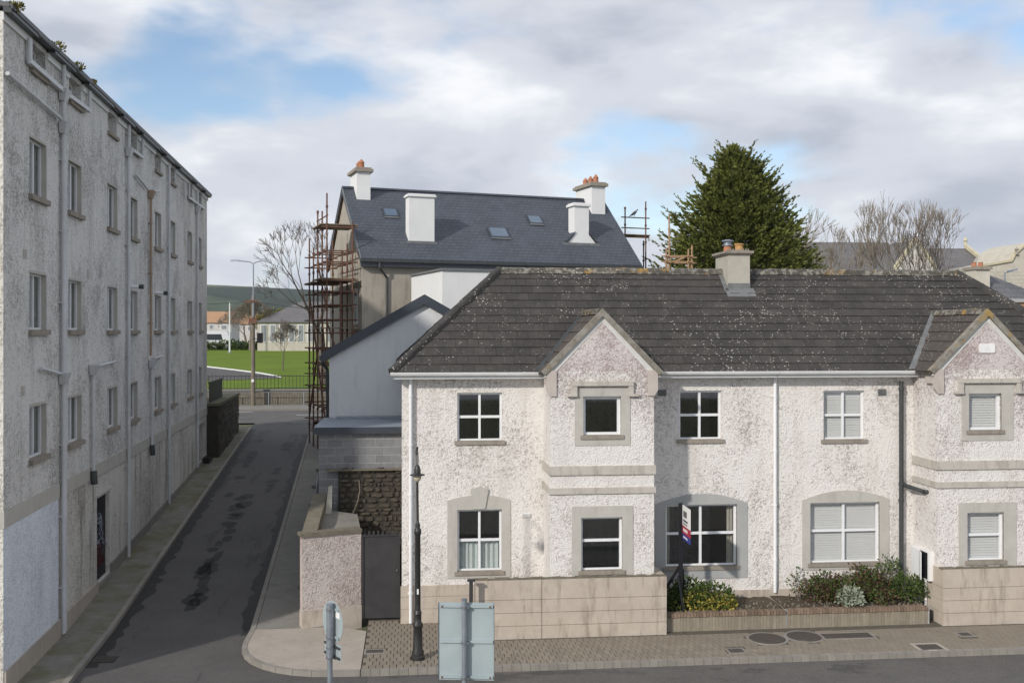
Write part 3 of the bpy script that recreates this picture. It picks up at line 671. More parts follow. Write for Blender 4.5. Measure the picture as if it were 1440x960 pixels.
def bay(house, apex_px, halfw, wins, low, surr_u, surr_l, hood, hallside=True):
    xa = PX(apex_px, YB); x0, x1 = xa - halfw, xa + halfw
    za = PZ(apex_px, 446, YB); ez = ZE + 0.05
    sl_ = (za - ez) / (halfw)
    # walls
    hu, hl = rect(*wins, YB), rect(*low, YB)
    wl = MB(); wl.wall(FB, x0, x1, -0.3, ez, [hu, hl], 0.28)
    wl.build('bay_wall', MT['dash_bay'], house)
    one('bay_gable', lambda q: q.prism([(x0, YB, ez), (x1, YB, ez), (xa, YB, za)], (0, 0.28, 0)), MT['dash_pink'], house)
    zt = PZ(wins[0], 563, YB)
    for sgn in (0, 1):
        X = x0 if sgn == 0 else x1 - 0.28
        one('bay_side', lambda q: q.box(X, X + 0.28, YB + 0.28, YW + 0.02, -0.3, ez), MT['dash_bay'], house)
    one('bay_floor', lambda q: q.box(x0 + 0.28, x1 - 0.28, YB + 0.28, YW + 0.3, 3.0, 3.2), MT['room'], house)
    # bands
    for ya, yb in ((654.5, 667), (685, 693.5)):
        zb0, zb1 = PZ(847, yb, YB), PZ(847, ya, YB)
        one('string_course', lambda q: (q.box(x0 - 0.04, x1 + 0.04, YB - 0.045, YB, zb0, zb1), q.box(x0 - 0.04, x0, YB, YW, zb0, zb1), q.box(x1, x1 + 0.04, YB, YW, zb0, zb1)), MT['band'], house)
    # windows
    surround(FB, house, rect(*surr_u, YB), hu); surround(FB, house, rect(*surr_l, YB), hl)
    # hood mould
    h0, h1, hz0, hz1 = rect(*hood, YB); w_ = 0.13
    def hm(q):
        q.box(h0 + 0.07, h1 - 0.07, YB - 0.10, YB, hz1 - w_ * 0.85, hz1)
        for a, b2 in ((h0 + 0.07, h0 + 0.07 + w_), (h1 - 0.07 - w_, h1 - 0.07)): q.box(a, b2, YB - 0.085, YB, hz0 + 0.06, hz1 - w_ * 0.85)
        for a, b2 in ((h0 - 0.06, h0 + w_ + 0.07), (h1 - w_ - 0.07, h1 + 0.06)): q.box(a, b2, YB - 0.10, YB, hz0, hz0 + 0.06)
    one('hood_mould', hm, MT['band'], house)
    # kneeler brackets
    for s in (0, 1):
        X0, X1 = (x0 - 0.09, x0 + 0.16) if s == 0 else (x1 - 0.16, x1 + 0.09)
        one('kneeler', lambda q: (q.box(X0, X1, YB - 0.05, YB + 0.45, ez - 0.36, ez + 0.02), q.prism([(X0, YB - 0.05, ez - 0.36), (X1, YB - 0.05, ez - 0.36), (X1, YB - 0.05, ez - 0.62), (X0 + (0.09 if s == 0 else 0), YB - 0.05, ez - 0.62), (X0, YB - 0.05, ez - 0.48)] if s == 0 else [(X0, YB - 0.05, ez - 0.36), (X1, YB - 0.05, ez - 0.36), (X1, YB - 0.05, ez - 0.48), (X1 - 0.09, YB - 0.05, ez - 0.62), (X0, YB - 0.05, ez - 0.62)], (0, 0.05 if s else 0.12, 0))), MT['dash_pink'] if False else MT['render_pinkish'], house)
    # roof of the bay
    ov = 0.19; rzA = za + 0.13; zz = lambda x: rzA - abs(x - xa) * sl_
    lx, rx = x0 - ov, x1 + ov; zl = zz(lx)
    yv = lambda z: YE + (z - ZE) * (YR - YE) / (ZR - ZE)       # where height z meets main roof
    yf = YB - 0.06
    rb = MB()
    for xe in (lx, rx):
        rb.prism([(xa, yf + 0.03, rzA - 0.05), (xe, yf + 0.03, zl - 0.05), (xe, max(yv(zl), YE - 0.02) + 0.3, zl - 0.05), (xa, yv(rzA) + 0.3, rzA - 0.05)], (0, 0, 0.035))
    broof = rb.build('bay_roof', MT['tile_bay'], house)
    sw = math.hypot(xa - lx, rzA - zl)
    for xe, ud in ((lx, (0, -1, 0)), (rx, (0, 1, 0))):
        sd = Vector((xa - xe, 0, rzA - zl)); ydeep = yv(rzA) + 0.05; yl = max(yv(zl), YE) + 0.05
        if xe == lx:                                          # u runs towards -Y from the deep end
            poly = [(ydeep - yl, 0), (ydeep - yf - 0.14, 0), (ydeep - yf - 0.14, sw), (0, sw)]; org = (xe, ydeep, zl)
        else:
            poly = [(0.14, 0), (yl - yf, 0), (ydeep - yf, sw), (0.14, sw)]; org = (xe, yf, zl)
        lay_tiles(broof, org, ud, sd, poly, sw / 6.0, 0.3, 'tile_bay', 60, 'cut_tiles')
    lay_caps(broof, (xa, yf + 0.12, rzA + 0.03), (xa, yv(rzA) + 0.05, rzA + 0.03), (0, 0, 1), 0.42, 0.1, 'ridgecap', 'ridge_tile')
    # verge: mortar edge plus pale painted band below it
    for xe, s in ((lx, -1), (rx, 1)):
        nrm = Vector((s * (rzA - zl), 0, abs(xe - xa))).normalized()
        A, B_ = Vector((xa, yf - 0.02, rzA + 0.02)), Vector((xe, yf - 0.02, zl + 0.02))
        tpt = [A - nrm * 0.085, A + nrm * 0.045, B_ + nrm * 0.045, B_ - nrm * 0.085]
        tpt[0] = Vector((xa, yf - 0.02, rzA + 0.02 - 0.085 / nrm.z)); tpt[1] = Vector((xa, yf - 0.02, rzA + 0.02 + 0.045 / nrm.z))
        one('verge', lambda q: q.prism(tpt, (0, 0.17, 0)), MT['verge'], house)
        A2, B2 = A - nrm * 0.14, B_ - nrm * 0.14
        t2 = [Vector((xa, YB - 0.012, rzA + 0.02 - 0.19 / nrm.z)), Vector((xa, YB - 0.012, rzA + 0.02 - 0.08 / nrm.z)), Vector((xe - s * 0.02, YB - 0.012, zl + 0.02 - 0.08 / nrm.z)), Vector((xe - s * 0.22, YB - 0.012, zl + 0.02 - 0.19 / nrm.z + 0.18))]
        one('verge_band', lambda q: q.prism(t2, (0, 0.02, 0)), MT['verge_paint'], house)
        # lead valley against the main slope
    vw = 0.13 if apex_px > 1000 else 0.07
    vl = [(lx - 0.02, max(yv(zl), YE) - 0.02, zl), (xa, yv(rzA), rzA)]
    d_ = Vector((-0.14, 0, 0.0))
    one('valley', lambda q: q.poly([Vector(vl[0]) + Vector((-vw, -0.01, 0.045)), Vector(vl[0]) + Vector((0.06, -0.01, 0.06)), Vector(vl[1]) + Vector((0.05, 0, 0.055)), Vector(vl[1]) + Vector((-vw * 0.7, 0, 0.055))]), MT['lead_flash' if vw > 0.1 else 'pipe_black'], house)
    return xa, x0, x1, hu, hl, ez
cement('render_pinkish', (0.52, 0.46, 0.42), (0.45, 0.40, 0.365), (0.3, 0.25, 0.22), 0.5, 4)
cement('verge_paint', (0.66, 0.655, 0.63), (0.58, 0.575, 0.55), (0.42, 0.39, 0.35), 0.5, 4)

def house_roof(house, xa, xb, ra, rb, hip_left):
    """one half of the hipped roof: eave xa..xb, ridge ra..rb"""
    def f(q):
        t = 0.03
        fr = [(xa, YE, ZE - t), (xb, YE, ZE - t), (rb, YR, ZR - t), (ra, YR, ZR - t)]
        bk = [(xb, 2 * YR - YE, ZE - t), (xa, 2 * YR - YE, ZE - t), (ra, YR, ZR - t), (rb, YR, ZR - t)]
        q.poly(fr); q.poly(bk)
        if hip_left: q.poly([(xa, 2 * YR - YE, ZE - t), (xa, YE, ZE - t), (ra, YR, ZR - t)])
        else: q.poly([(xb, YE, ZE - t), (xb, 2 * YR - YE, ZE - t), (rb, YR, ZR - t)])
        q.poly([(xa, YE, ZE - t - 0.02), (xb, YE, ZE - t - 0.02), (xb, 2 * YR - YE, ZE - t - 0.02), (xa, 2 * YR - YE, ZE - t - 0.02)])
    roof = one('roof', f, MT['tile'], house)
    sd = (0, YR - YE, ZR - ZE)
    lay_tiles(roof, (xa, YE - 0.04, ZE - 0.03), (1, 0, 0), sd, [(0, 0), (xb - xa - 0.004, 0), (rb - xa - 0.004, slope), (ra - xa, slope)], GA, 0.3, 'tile', 300, 'cut_tiles')
    if hip_left:
        hl = math.hypot(ra - xa, ZR - ZE); w = 2 * (YR - YE)
        lay_tiles(roof, (xa - 0.02, 2 * YR - YE, ZE - 0.03), (0, -1, 0), (ra - xa, 0, ZR - ZE), [(0, 0), (w, 0), (w / 2, hl)], hl / NC, 0.3, 'tile', 0, 'hip_tiles')
        lay_caps(roof, (xa, YE, ZE + 0.03), (ra, YR, ZR + 0.05), (0, 0, 1), 0.42, 0.115, 'hipcap', 'hip_tile')
        lay_caps(roof, (xa, 2 * YR - YE, ZE + 0.03), (ra, YR, ZR + 0.05), (0, 0, 1), 0.42, 0.115, 'hipcap', 'hip_tile')
    else:
        lay_caps(roof, (xb, YE, ZE + 0.03), (rb, YR, ZR + 0.05), (0, 0, 1), 0.42, 0.115, 'hipcap', 'hip_tile')
        hl = math.hypot(xb - rb, ZR - ZE); w = 2 * (YR - YE)
        lay_tiles(roof, (xb + 0.02, YE, ZE - 0.03), (0, 1, 0), (rb - xb, 0, ZR - ZE), [(0, 0), (w, 0), (w / 2, hl)], hl / NC, 0.3, 'tile', 0, 'hip_tiles')
    lay_caps(roof, (ra, YR, ZR + 0.02), (rb, YR, ZR + 0.02), (0, 0, 1), 0.44, 0.12, 'ridgecap', 'ridge_tile')
    return roof
def shell(house, x0, x1, holes, bx0, bx1, party_right):
    wl = MB(); wl.wall(FM, x0, x1, -0.3, ZE - 0.15, holes, 0.3); wl.build('front_wall', MT['dash_white'], house)
    xe = x0 if party_right else x1 - 0.3
    one('side_wall', lambda q: q.box(xe, xe + 0.3, YW + 0.3, YBACK, -0.3, ZE - 0.15), MT['dash_white'], house)
    one('back_wall', lambda q: q.box(x0 + (0.3 if party_right else 0.02), x1 - (0.02 if party_right else 0.3), YBACK - 0.3, YBACK - 0.002, -0.3, ZE - 0.15), MT['dash_white'], house)
    xp = x1 - 0.1 if party_right else x0
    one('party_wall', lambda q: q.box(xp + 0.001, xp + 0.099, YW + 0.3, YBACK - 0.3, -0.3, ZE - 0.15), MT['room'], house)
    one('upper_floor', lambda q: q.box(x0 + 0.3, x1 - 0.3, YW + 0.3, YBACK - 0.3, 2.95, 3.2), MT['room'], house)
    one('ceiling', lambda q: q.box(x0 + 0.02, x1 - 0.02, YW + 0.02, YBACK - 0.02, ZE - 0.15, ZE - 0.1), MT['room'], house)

# ---------------- left house
H1 = thing('terraced_house', (4.5, 28, 0), 'white roughcast house with dark tiled hipped roof and for sale board outside', 'house', 'the joined pair of roughcast houses')
w_ul = rect(643, 706, 552, 620, YW); w_ll = rect(643, 705.5, 716, 803, YW)
w_ur = rect(955, 1014.5, 549, 618, YW); w_lr = rect(936, 1036, 709, 796, YW)
b0h = (PX(847, YB) - 1.05, PX(847, YB) + 1.05, 0.2, 2.6); b0u = (b0h[0], b0h[1], 3.25, 6.2)
shell(H1, XL, XC, [w_ul, w_ll, w_ur, w_lr, b0h, b0u], 0, 0, True)
window(FM, H1, *w_ul, back=None); window(FM, H1, *w_ll, back='cafe'); window(FM, H1, *w_ur); window(FM, H1, *w_lr, back='sides', split=0.53)
xa, bx0, bx1, hu, hl, ez = bay(H1, 847, 1.32, (820, 873, 557, 612), (817, 875, 727, 802), (808, 886, 544, 626), (804, 890, 711, 811), (800, 894, 536, 557))
window(FB, H1, *hu, nx=1, ny=1, bar=0.075); window(FB, H1, *hl, nx=1, ny=2, split=0.56)
surround(FM, H1, rect(629, 718, 703, 812, YW), w_ll, arch=0.14)
surround(FM, H1, rect(921, 1051, 708, 813, YW), w_lr, arch=0.27, mat='cement_blue')
o1 = rect(637, 711, 550, 622, YW)
kx, kz0, kz1 = PX(674, YW), PZ(674, 715, YW), PZ(674, 687, YW)
one('keystone', lambda q: q.prism([(kx - 0.15, YW - 0.05, kz0), (kx + 0.15, YW - 0.05, kz0), (kx + 0.24, YW - 0.05, kz1), (kx, YW - 0.05, kz1 + 0.06), (kx - 0.24, YW - 0.05, kz1)], (0, 0.05, 0)), MT['cement'], H1)
one('plinth', lambda q: q.box(XL - 0.03, bx0 - 0.002, YW - 0.05, YW, -0.3, PZ(620, 822, YW)), MT['wallblock'], H1)
for i in range(2):
    z = PZ(620, 837 + i * 17, YW); one('plinth_joint', lambda q: q.box(XL - 0.032, bx0 - 0.004, YW - 0.053, YW - 0.04, z - 0.006, z + 0.006), MT['sillc'], H1)
one('plinth', lambda q: q.box(bx1 + 0.002, XC, YW - 0.04, YW, -0.3, 0.62), MT['wallblock'], H1)
R1 = house_roof(H1, EL, XC, RL, XC, True)
fascia(H1, EL + 0.05, XC - 0.01); gutter(H1, EL - 0.04, bx0 - 0.16); gutter(H1, bx1 + 0.16, XC + 0.02)
downpipe(H1, PX(577.5, YW - 0.1), YW - 0.1, 0.02, ZE - 0.1, brackets=5)
downpipe(H1, PX(1090, YW - 0.08), YW - 0.08, 0.55, ZE - 0.1, brackets=4)
vent(FM, H1, 739.5, 724, YW, 0.24, 0.11, 'white_board'); vent(FM, H1, 931, 552, YW, 0.22, 0.16, 'lead_flash')
one('eave_return', lambda q: q.box(EL + 0.06, EL + 0.12, YE + 0.04, YBACK, ZE - 0.17, ZE - 0.02), MT['upvc'], H1)
# shared chimney
chx0, chx1 = PX(1024, 28.0), PX(1054.5, 28.0)
ch = one('chimney', lambda q: q.box(chx0, chx1, 28.0, 29.2, 8.0, PZ(1038, 358, 28.0)), MT['stack'], H1)
zt = PZ(1038, 358, 28.0)
ZP = lambda v: zt + 0.11 + (v - 0.15) * 0.66
one('cap_slab', lambda q: (q.box(chx0 - 0.05, chx1 + 0.05, 27.95, 29.25, zt, zt + 0.035), q.box(chx0 - 0.09, chx1 + 0.09, 27.91, 29.29, zt + 0.037, zt + 0.11)), MT['sillc'], ch)
pcx = (chx0 + chx1) / 2
one('chimney_pot', lambda q: q.lathe(pcx + 0.1, 28.3, [(0.13, ZP(0.15)), (0.12, ZP(0.22)), (0.115, ZP(0.42)), (0.14, ZP(0.44)), (0.14, ZP(0.5)), (0.1, ZP(0.5))], 14), MT['pot_yellow'], ch, True)
one('chimney_pot', lambda q: q.lathe(pcx - 0.1, 28.75, [(0.13, ZP(0.15)), (0.11, ZP(0.42)), (0.13, ZP(0.45))], 14), MT['terracotta'], ch, True)
one('cowl', lambda q: (q.lathe(pcx - 0.1, 28.75, [(0.15, ZP(0.455)), (0.15, ZP(0.51))], 14), q.lathe(pcx - 0.1, 28.75, [(0.11, ZP(0.51)), (0.11, ZP(0.66))], 14), q.lathe(pcx - 0.1, 28.75, [(0.19, ZP(0.66)), (0.16, ZP(0.70)), (0.05, ZP(0.74))], 14)), MT['galv'], ch, True)
for i in range(9):
    x = chx0 - 0.05 + i * 0.075; one('bird_spike', lambda q: q.prism([(x, 27.93, zt + 0.111), (x + 0.06, 27.93, zt + 0.111), (x + 0.03, 27.93, zt + 0.175)], (0, 0.03, 0)), MT['sillc'], ch)
def flash(q):
    z = lambda Y: roofz(Y) + 0.045
    q.hexa([(chx0 - 0.13, 27.9, z(27.9) - .02), (chx0 - 0.003, 27.9, z(27.9) - .02), (chx0 - 0.003, 28.58, z(28.58) - .02), (chx0 - 0.13, 28.58, z(28.58) - .02), (chx0 - 0.13, 27.9, z(27.9)), (chx0 - 0.003, 27.9, z(27.9)), (chx0 - 0.003, 28.58, z(28.58)), (chx0 - 0.13, 28.58, z(28.58))])
    q.hexa([(chx0 - 0.1, 27.72, z(27.72) - .02), (chx1 + 0.1, 27.72, z(27.72) - .02), (chx1 + 0.1, 27.99, z(27.99) - .02), (chx0 - 0.1, 27.99, z(27.99) - .02), (chx0 - 0.1, 27.72, z(27.72)), (chx1 + 0.1, 27.72, z(27.72)), (chx1 + 0.1, 27.99, z(27.99)), (chx0 - 0.1, 27.99, z(27.99))])
    q.box(chx0 - 0.012, chx1 + 0.012, 27.985, 28.0, roofz(28) - 0.05, roofz(28) + 0.18)
one('flashing', flash, MT['lead_flash'], ch)

# ---------------- right house
H2 = thing('terraced_house', (14.4, 28, 0), 'white roughcast house with blinds in its windows and a white plaque on the gable', 'house', 'the joined pair of roughcast houses')
v_ul = rect(1158, 1215.5, 549, 618, YW); v_ll = rect(1139, 1236.5, 706, 791, YW)
xa2 = PX(1388, YB); c0h = (xa2 - 1.05, xa2 + 1.05, 0.2, 2.6); c0u = (c0h[0], c0h[1], 3.25, 6.2)
shell(H2, XC, XRt, [v_ul, v_ll, c0h, c0u], 0, 0, False)
window(FM, H2, *v_ul, back='blind'); window(FM, H2, *v_ll, back='blind', split=0.53)
xa2, cx0, cx1, hu2, hl2, ez2 = bay(H2, 1388, 1.36, (1362, 1408, 553, 605), (1360, 1411, 720, 788), (1352, 1425, 540, 619), (1348, 1429, 706, 797), (1343, 1438, 532, 553))
window(FB, H2, *hu2, nx=1, ny=1, bar=0.075, back='blind'); window(FB, H2, *hl2, nx=1, ny=2, split=0.53, back='blind')
surround(FM, H2, rect(1128, 1250, 702, 800, YW), v_ll, arch=0.25)
one('plinth', lambda q: q.box(XC + 0.002, cx0 - 0.002, YW - 0.04, YW, -0.3, 0.62), MT['wallblock'], H2)
R2 = house_roof(H2, XC + 0.004, ER, XC + 0.004, RR, False)
fascia(H2, XC + 0.01, ER - 0.05); gutter(H2, XC + 0.03, cx0 - 0.16); gutter(H2, cx1 + 0.16, ER + 0.04)
vent(FM, H2, 1240, 551, YW, 0.22, 0.17, 'lead_flash')
sp = one('soil_pipe', lambda q: q.tube((PX(1267.5, YW - 0.12), YW - 0.12, 0.3), (PX(1267.5, YW - 0.12), YW - 0.12, PZ(1267, 536, YW - 0.12)), 0.062, 0.062, 12), MT['pipe_black'], H2, True)
spx = PX(1267.5, YW - 0.12); ze_ = PZ(1267, 682, YW - 0.12)
one('branch', lambda q: (q.path([(spx, YW - 0.12, ze_ + 0.1), (spx + 0.1, YW - 0.16, ze_), (cx0 - 0.08, YW - 0.75, ze_ - 0.08), (cx0 + 0.05, YW - 0.8, ze_ - 0.08)], 0.055, 10)), MT['pipe_black'], sp, True)
for z in (2.9, 3.35, 5.9): one('collar', lambda q: q.tube((spx, YW - 0.12, z), (spx, YW - 0.12, z + 0.09), 0.075, 0.075, 12), MT['pipe_black'], sp)
# gable plaque
pz0, pz1 = PZ(1387, 496, YB), PZ(1387, 483, YB); pu0, pu1 = PX(1376.5, YB), PX(1398.5, YB)
pq = thing('gable_plaque', (PX(1387, YB), YB, pz0), 'small white rectangular plaque fixed high on the right-hand bay gable', 'plaque')
def plq(q):
    ch_ = 0.03; pts = [(pu0 + ch_, pz0), (pu1 - ch_, pz0), (pu1, pz0 + ch_), (pu1, pz1 - ch_), (pu1 - ch_, pz1), (pu0 + ch_, pz1), (pu0, pz1 - ch_), (pu0, pz0 + ch_)]
    q.prism([(u, YB - 0.035, z) for u, z in pts], (0, 0.034, 0))
one('plate', plq, MT['white_board'], pq)
um = (pu0 + pu1) / 2
one('faint_lettering', lambda q: (q.box(um - 0.07, um - 0.005, YB - 0.037, YB - 0.0345, pz0 + 0.105, pz0 + 0.117), q.box(um + 0.01, um + 0.08, YB - 0.037, YB - 0.0345, pz0 + 0.105, pz0 + 0.117), q.box(um - 0.07, um + 0.0, YB - 0.037, YB - 0.0345, pz0 + 0.055, pz0 + 0.065), q.box(um + 0.02, um + 0.08, YB - 0.037, YB - 0.0345, pz0 + 0.055, pz0 + 0.065), q.box(um - 0.015, um + 0.015, YB - 0.037, YB - 0.0345, pz0 + 0.155, pz0 + 0.175)), MT['print_pale'], pq)
# small roof vent in the bay slope
# meter cabinet on the side of the right bay
mc = thing('meter_cabinet', (cx0, 25.1, 1.4), 'white meter cabinet with door ajar on the side of the right bay', 'meter cabinet')
mz0, mz1 = PZ(1290, 812, 25.1), PZ(1290, 772, 25.1)
one('box', lambda q: (q.box(cx0 - 0.14, cx0 - 0.001, 24.72, 25.62, mz0, mz1)), MT['white_board'], mc)
one('door', lambda q: q.box(cx0 - 0.165, cx0 - 0.143, 25.2, 25.6, mz0 + 0.02, mz1 - 0.02), MT['upvc'], mc)
one('door', lambda q: q.hexa([(cx0 - 0.165, 25.19, mz0 + 0.02), (cx0 - 0.30, 24.83, mz0 + 0.02), (cx0 - 0.285, 24.82, mz0 + 0.02), (cx0 - 0.145, 25.19, mz0 + 0.02), (cx0 - 0.165, 25.19, mz1 - 0.02), (cx0 - 0.30, 24.83, mz1 - 0.02), (cx0 - 0.285, 24.82, mz1 - 0.02), (cx0 - 0.145, 25.19, mz1 - 0.02)]), MT['upvc'], mc)
one('opening', lambda q: q.box(cx0 - 0.144, cx0 - 0.1405, 24.78, 25.18, mz0 + 0.03, mz1 - 0.03), MT['black_paint'], mc)
one('duct', lambda q: q.tube((cx0 - 0.07, 25.0, 0.1), (cx0 - 0.07, 25.0, mz0), 0.03), MT['white_board'], mc)

# ---------------- block boundary walls in front of the bays
def blockwall(label, x0, xs, x1, ret, zt, pxs, px_y):
    t = thing('block_wall', ((x0 + x1) / 2, 24.3, 0), label, 'garden wall', 'cream block walls in front of the bays')
    n = 4; zb = [-0.1 + (zt - 0.22 + 0.1) * i / (n - 1) for i in range(n)] + [zt]
    hts = [(-0.1, 0.3), (0.3, 0.62), (0.62, 0.94), (0.94, zt)]
    segs = list(zip(xs, xs[1:]))
    for (a, b2) in segs:
        for (z0, z1) in hts:
            one('course', lambda q: q.box(a + 0.008, b2 - 0.008, 24.22 + random.uniform(0, 0.006), 24.42, z0 + 0.007, z1 - 0.004), MT['wallblock'], t)
    for (z0, z1) in hts:
        for r in ret: one('return_course', lambda q: q.box(r - 0.1, r + 0.1, 24.424, 25.74 if r < XC else 25.25, z0 + 0.007, z1 - 0.004), MT['wallblock'], t)
    one('mortar_core', lambda q: q.box(x0 + 0.016, x1 - 0.016, 24.25, 24.4, -0.1, zt - 0.03), MT['sillc'], t)
    def rough(q):
        x = x0
        while x < x1 - 0.05:
            w = random.uniform(0.08, 0.22); xx = min(x + w, x1)
            q.box(x, xx, 24.235, 24.405, zt - 0.02, zt + random.uniform(0.004, 0.035)); x = xx
    one('rough_top', rough, MT['stone_cope'], t)
    return t
zt1 = PZ(850, 812, 24.22)
blockwall('cream block garden wall in front of the left-hand bay', PX(667, 24.22), [PX(667, 24.22), PX(762, 24.22), PX(938, 24.22)], PX(938, 24.22), [PX(938, 24.22) - 0.108], zt1, 0, 0)
xw2 = PX(1326, 24.22); blockwall('cream block garden wall in front of the right-hand bay', xw2, [xw2, xw2 + 4.0], xw2 + 4.0, [xw2 + 0.108], PZ(1380, 799, 24.22), 0, 0)

# ---------------- brick edged planters
def planter(label, x0, x1, seed):
    random.seed(seed); t = thing('brick_planter', ((x0 + x1) / 2, 24.6, 0), label, 'planter', 'brick edged planters')
    zt = 0.44; w = 0.083
    o = one('brick', lambda q: q.hexa([(0.004, 0, -0.10), (w - 0.004, 0, -0.10), (w - 0.004, 0.22, -0.10), (0.004, 0.22, -0.10), (0.008, 0.006, 0), (w - 0.008, 0.006, 0), (w - 0.008, 0.214, 0), (0.008, 0.214, 0)]), MT['brick']); bm_ = o.data; bpy.data.objects.remove(o)
    o = one('face_brick', lambda q: q.box(0.003, w - 0.003, 0, 0.1, -0.2, 0.225), MT['brick_face']); bf_ = o.data; bpy.data.objects.remove(o)
    x = x0
    while x < x1 - w:
        inst('brick', bm_, t, Matrix.Translation((x, 24.40 + random.uniform(-0.006, 0.006), zt + random.uniform(-0.006, 0.008))) @ Matrix.Rotation(random.gauss(0, 0.02), 4, 'Z'))
        inst('face_brick', bf_, t, Matrix.Translation((x, 24.43 + random.uniform(-0.003, 0.003), zt - 0.335))); x += w
    one('mortar_bed', lambda q: (q.box(x0, x1 - 0.01, 24.44, 24.6, -0.1, zt - 0.012)), MT['mortar'], t)
    s = MB(); nx = 24; ny = 6
    for j in range(ny + 1):
        for i in range(nx + 1): s.v.append((x0 + 0.02 + (x1 - x0 - 0.04) * i / nx, 24.6 + (YW - 0.05 - 24.6) * j / ny, zt - 0.06 + random.uniform(-0.02, 0.03) + 0.05 * j / ny))
    for j in range(ny):
        for i in range(nx): k0 = j * (nx + 1) + i; s.f.append((k0, k0 + 1, k0 + nx + 2, k0 + nx + 1)); s.mi.append(0)
    s.build('soil', MT['soil'], t, recalc=False)
    def peb(q):
        for i in range(160):
            x, y = random.uniform(x0 + 0.1, x1 - 0.1), random.uniform(24.65, 25.6); r = random.uniform(0.015, 0.04); q.tube((x, y, zt - 0.05), (x, y, zt + r * 0.5 - 0.02), r, r * 0.6, 5)
    tag(one('pebbles', peb, MT['stone_cope'], t), kind='stuff')
    return t
xp0, xp1, xp2 = PX(938, 24.4) + 0.01, 9.46, PX(1303, 24.6)
planter('brick edged planter under the wide window with the for sale board', xp0, xp1, 3)
planter('brick edged planter full of mixed shrubs below the window with blinds', xp1 + 0.003, xp2, 4)

# ---------------- plants
def leafblob(q, c, rx, ry, rz, n, ls, up=0.25, ragged=0.35):
    for _ in range(n):
        while True:
            p = Vector((random.uniform(-1, 1), random.uniform(-1, 1), random.uniform(-0.9, 1)))
            if 0.15 < p.length < 1: break
        p = p * (1 + random.uniform(-ragged, ragged) * 0.5)
        pos = Vector((c[0] + p.x * rx, c[1] + p.y * ry, c[2] + p.z * rz)); d = Vector((p.x, p.y, p.z + up)) + Vector((random.gauss(0, 0.5), random.gauss(0, 0.5), random.gauss(0, 0.4))); d.normalize()
        sd = d.cross(Vector((random.gauss(0, 1), random.gauss(0, 1), random.gauss(0, 1)))).normalized(); l = ls * random.uniform(0.6, 1.35); w = l * 0.3; nr = sd.cross(d) * l * 0.12
        q.poly([pos, pos + d * l * 0.5 + sd * w + nr, pos + d * l, pos + d * l * 0.5 - sd * w - nr])
def shrub(label, loc, blobs, mats, stems=10, ls=0.08, h=0.5):
    t = thing('shrub', loc, label, 'shrub', 'shrubs in the planters')
    def st(q):
        for _ in range(stems):
            a = random.uniform(0, 6.28); r = random.uniform(0.05, 0.3); q.tube((loc[0] + random.uniform(-.06, .06), loc[1] + random.uniform(-.05, .05), loc[2] - 0.05), (loc[0] + r * math.cos(a), loc[1] + r * 0.6 * math.sin(a), loc[2] + h * random.uniform(0.6, 1)), 0.009, 0.004, 5)
    one('stems', st, MT['bark_dark'], t)
    for (dx, dy, dz, rx, ry, rz, n), m in zip(blobs, mats):
        b = MB(); leafblob(b, (loc[0] + dx, loc[1] + dy, loc[2] + dz), rx, ry, rz, n, ls); b.build('foliage', MT[m], t, recalc=False)
    return t
random.seed(21)
lo = 0.42
sx_ = PX(985, 25.0)
shrub('low variegated green and yellow shrub beside the for sale post', (sx_, 25.0, lo), [(-0.3, 0.1, 0.32, 0.62, 0.4, 0.40, 1100), (0.25, -0.05, 0.26, 0.62, 0.42, 0.36, 900), (0.42, -0.12, 0.12, 0.5, 0.36, 0.24, 520), (-0.15, -0.2, 0.2, 0.5, 0.3, 0.26, 300)], ['leaf_green', 'leaf_green', 'leaf_yellow', 'leaf_yellow'], 14, 0.085)
shrub('small dark green shrub tucked against the end of the left block wall', (PX(951, 24.9), 24.95, lo), [(0.0, 0, 0.22, 0.26, 0.35, 0.30, 420)], ['leaf_green'], 8, 0.08)
def px_shrub(label, x, Y, w, h, mats, n, ls=0.075, stems=10):
    X = PX(x, Y); h *= 0.84; return shrub(label, (X, Y, lo), [(random.uniform(-.1, .1), random.uniform(-.1, .1), h * 0.52, w, 0.36, h * 0.5, n // len(mats)) for _ in mats], mats, stems, ls, h)
px_shrub('thin leafy shrub filling the gap beside the spindly rose', 1142, 25.3, 0.34, 0.7, ['leaf_red', 'leaf_green'], 420)
px_shrub('spreading green shrub under the right part of the window with blinds', 1210, 25.45, 0.5, 1.0, ['leaf_green', 'leaf_red'], 800)
px_shrub('spindly rose with sparse leaves at the left of the shrub planter', 1121, 25.4, 0.28, 0.95, ['leaf_green'], 110, 0.08, 5)
px_shrub('russet leaved shrub under the left part of the window with blinds', 1160, 25.25, 0.42, 0.88, ['leaf_red', 'leaf_green'], 900)
px_shrub('dark green shrub in the middle of the shrub planter', 1183, 25.0, 0.38, 0.8, ['leaf_green', 'leaf_red'], 800)
px_shrub('silver grey leaved bush at the front of the shrub planter', 1195, 24.8, 0.32, 0.55, ['leaf_silver'], 620, 0.09)
px_shrub('reddish brown bush behind the silver leaved bush', 1222, 25.2, 0.5, 0.95, ['leaf_red', 'leaf_red', 'leaf_green'], 1250)
px_shrub('tall loose green shrub climbing beside the black soil pipe', 1250, 25.45, 0.36, 1.25, ['leaf_green'], 520)
px_shrub('bright green bush below the white meter cabinet', 1275, 25.0, 0.5, 0.78, ['leaf_green', 'leaf_green'], 1300, 0.07)
px_shrub('low brown twiggy plant beside the bright green bush', 1240, 24.8, 0.3, 0.45, ['leaf_red', 'leaf_green'], 380)

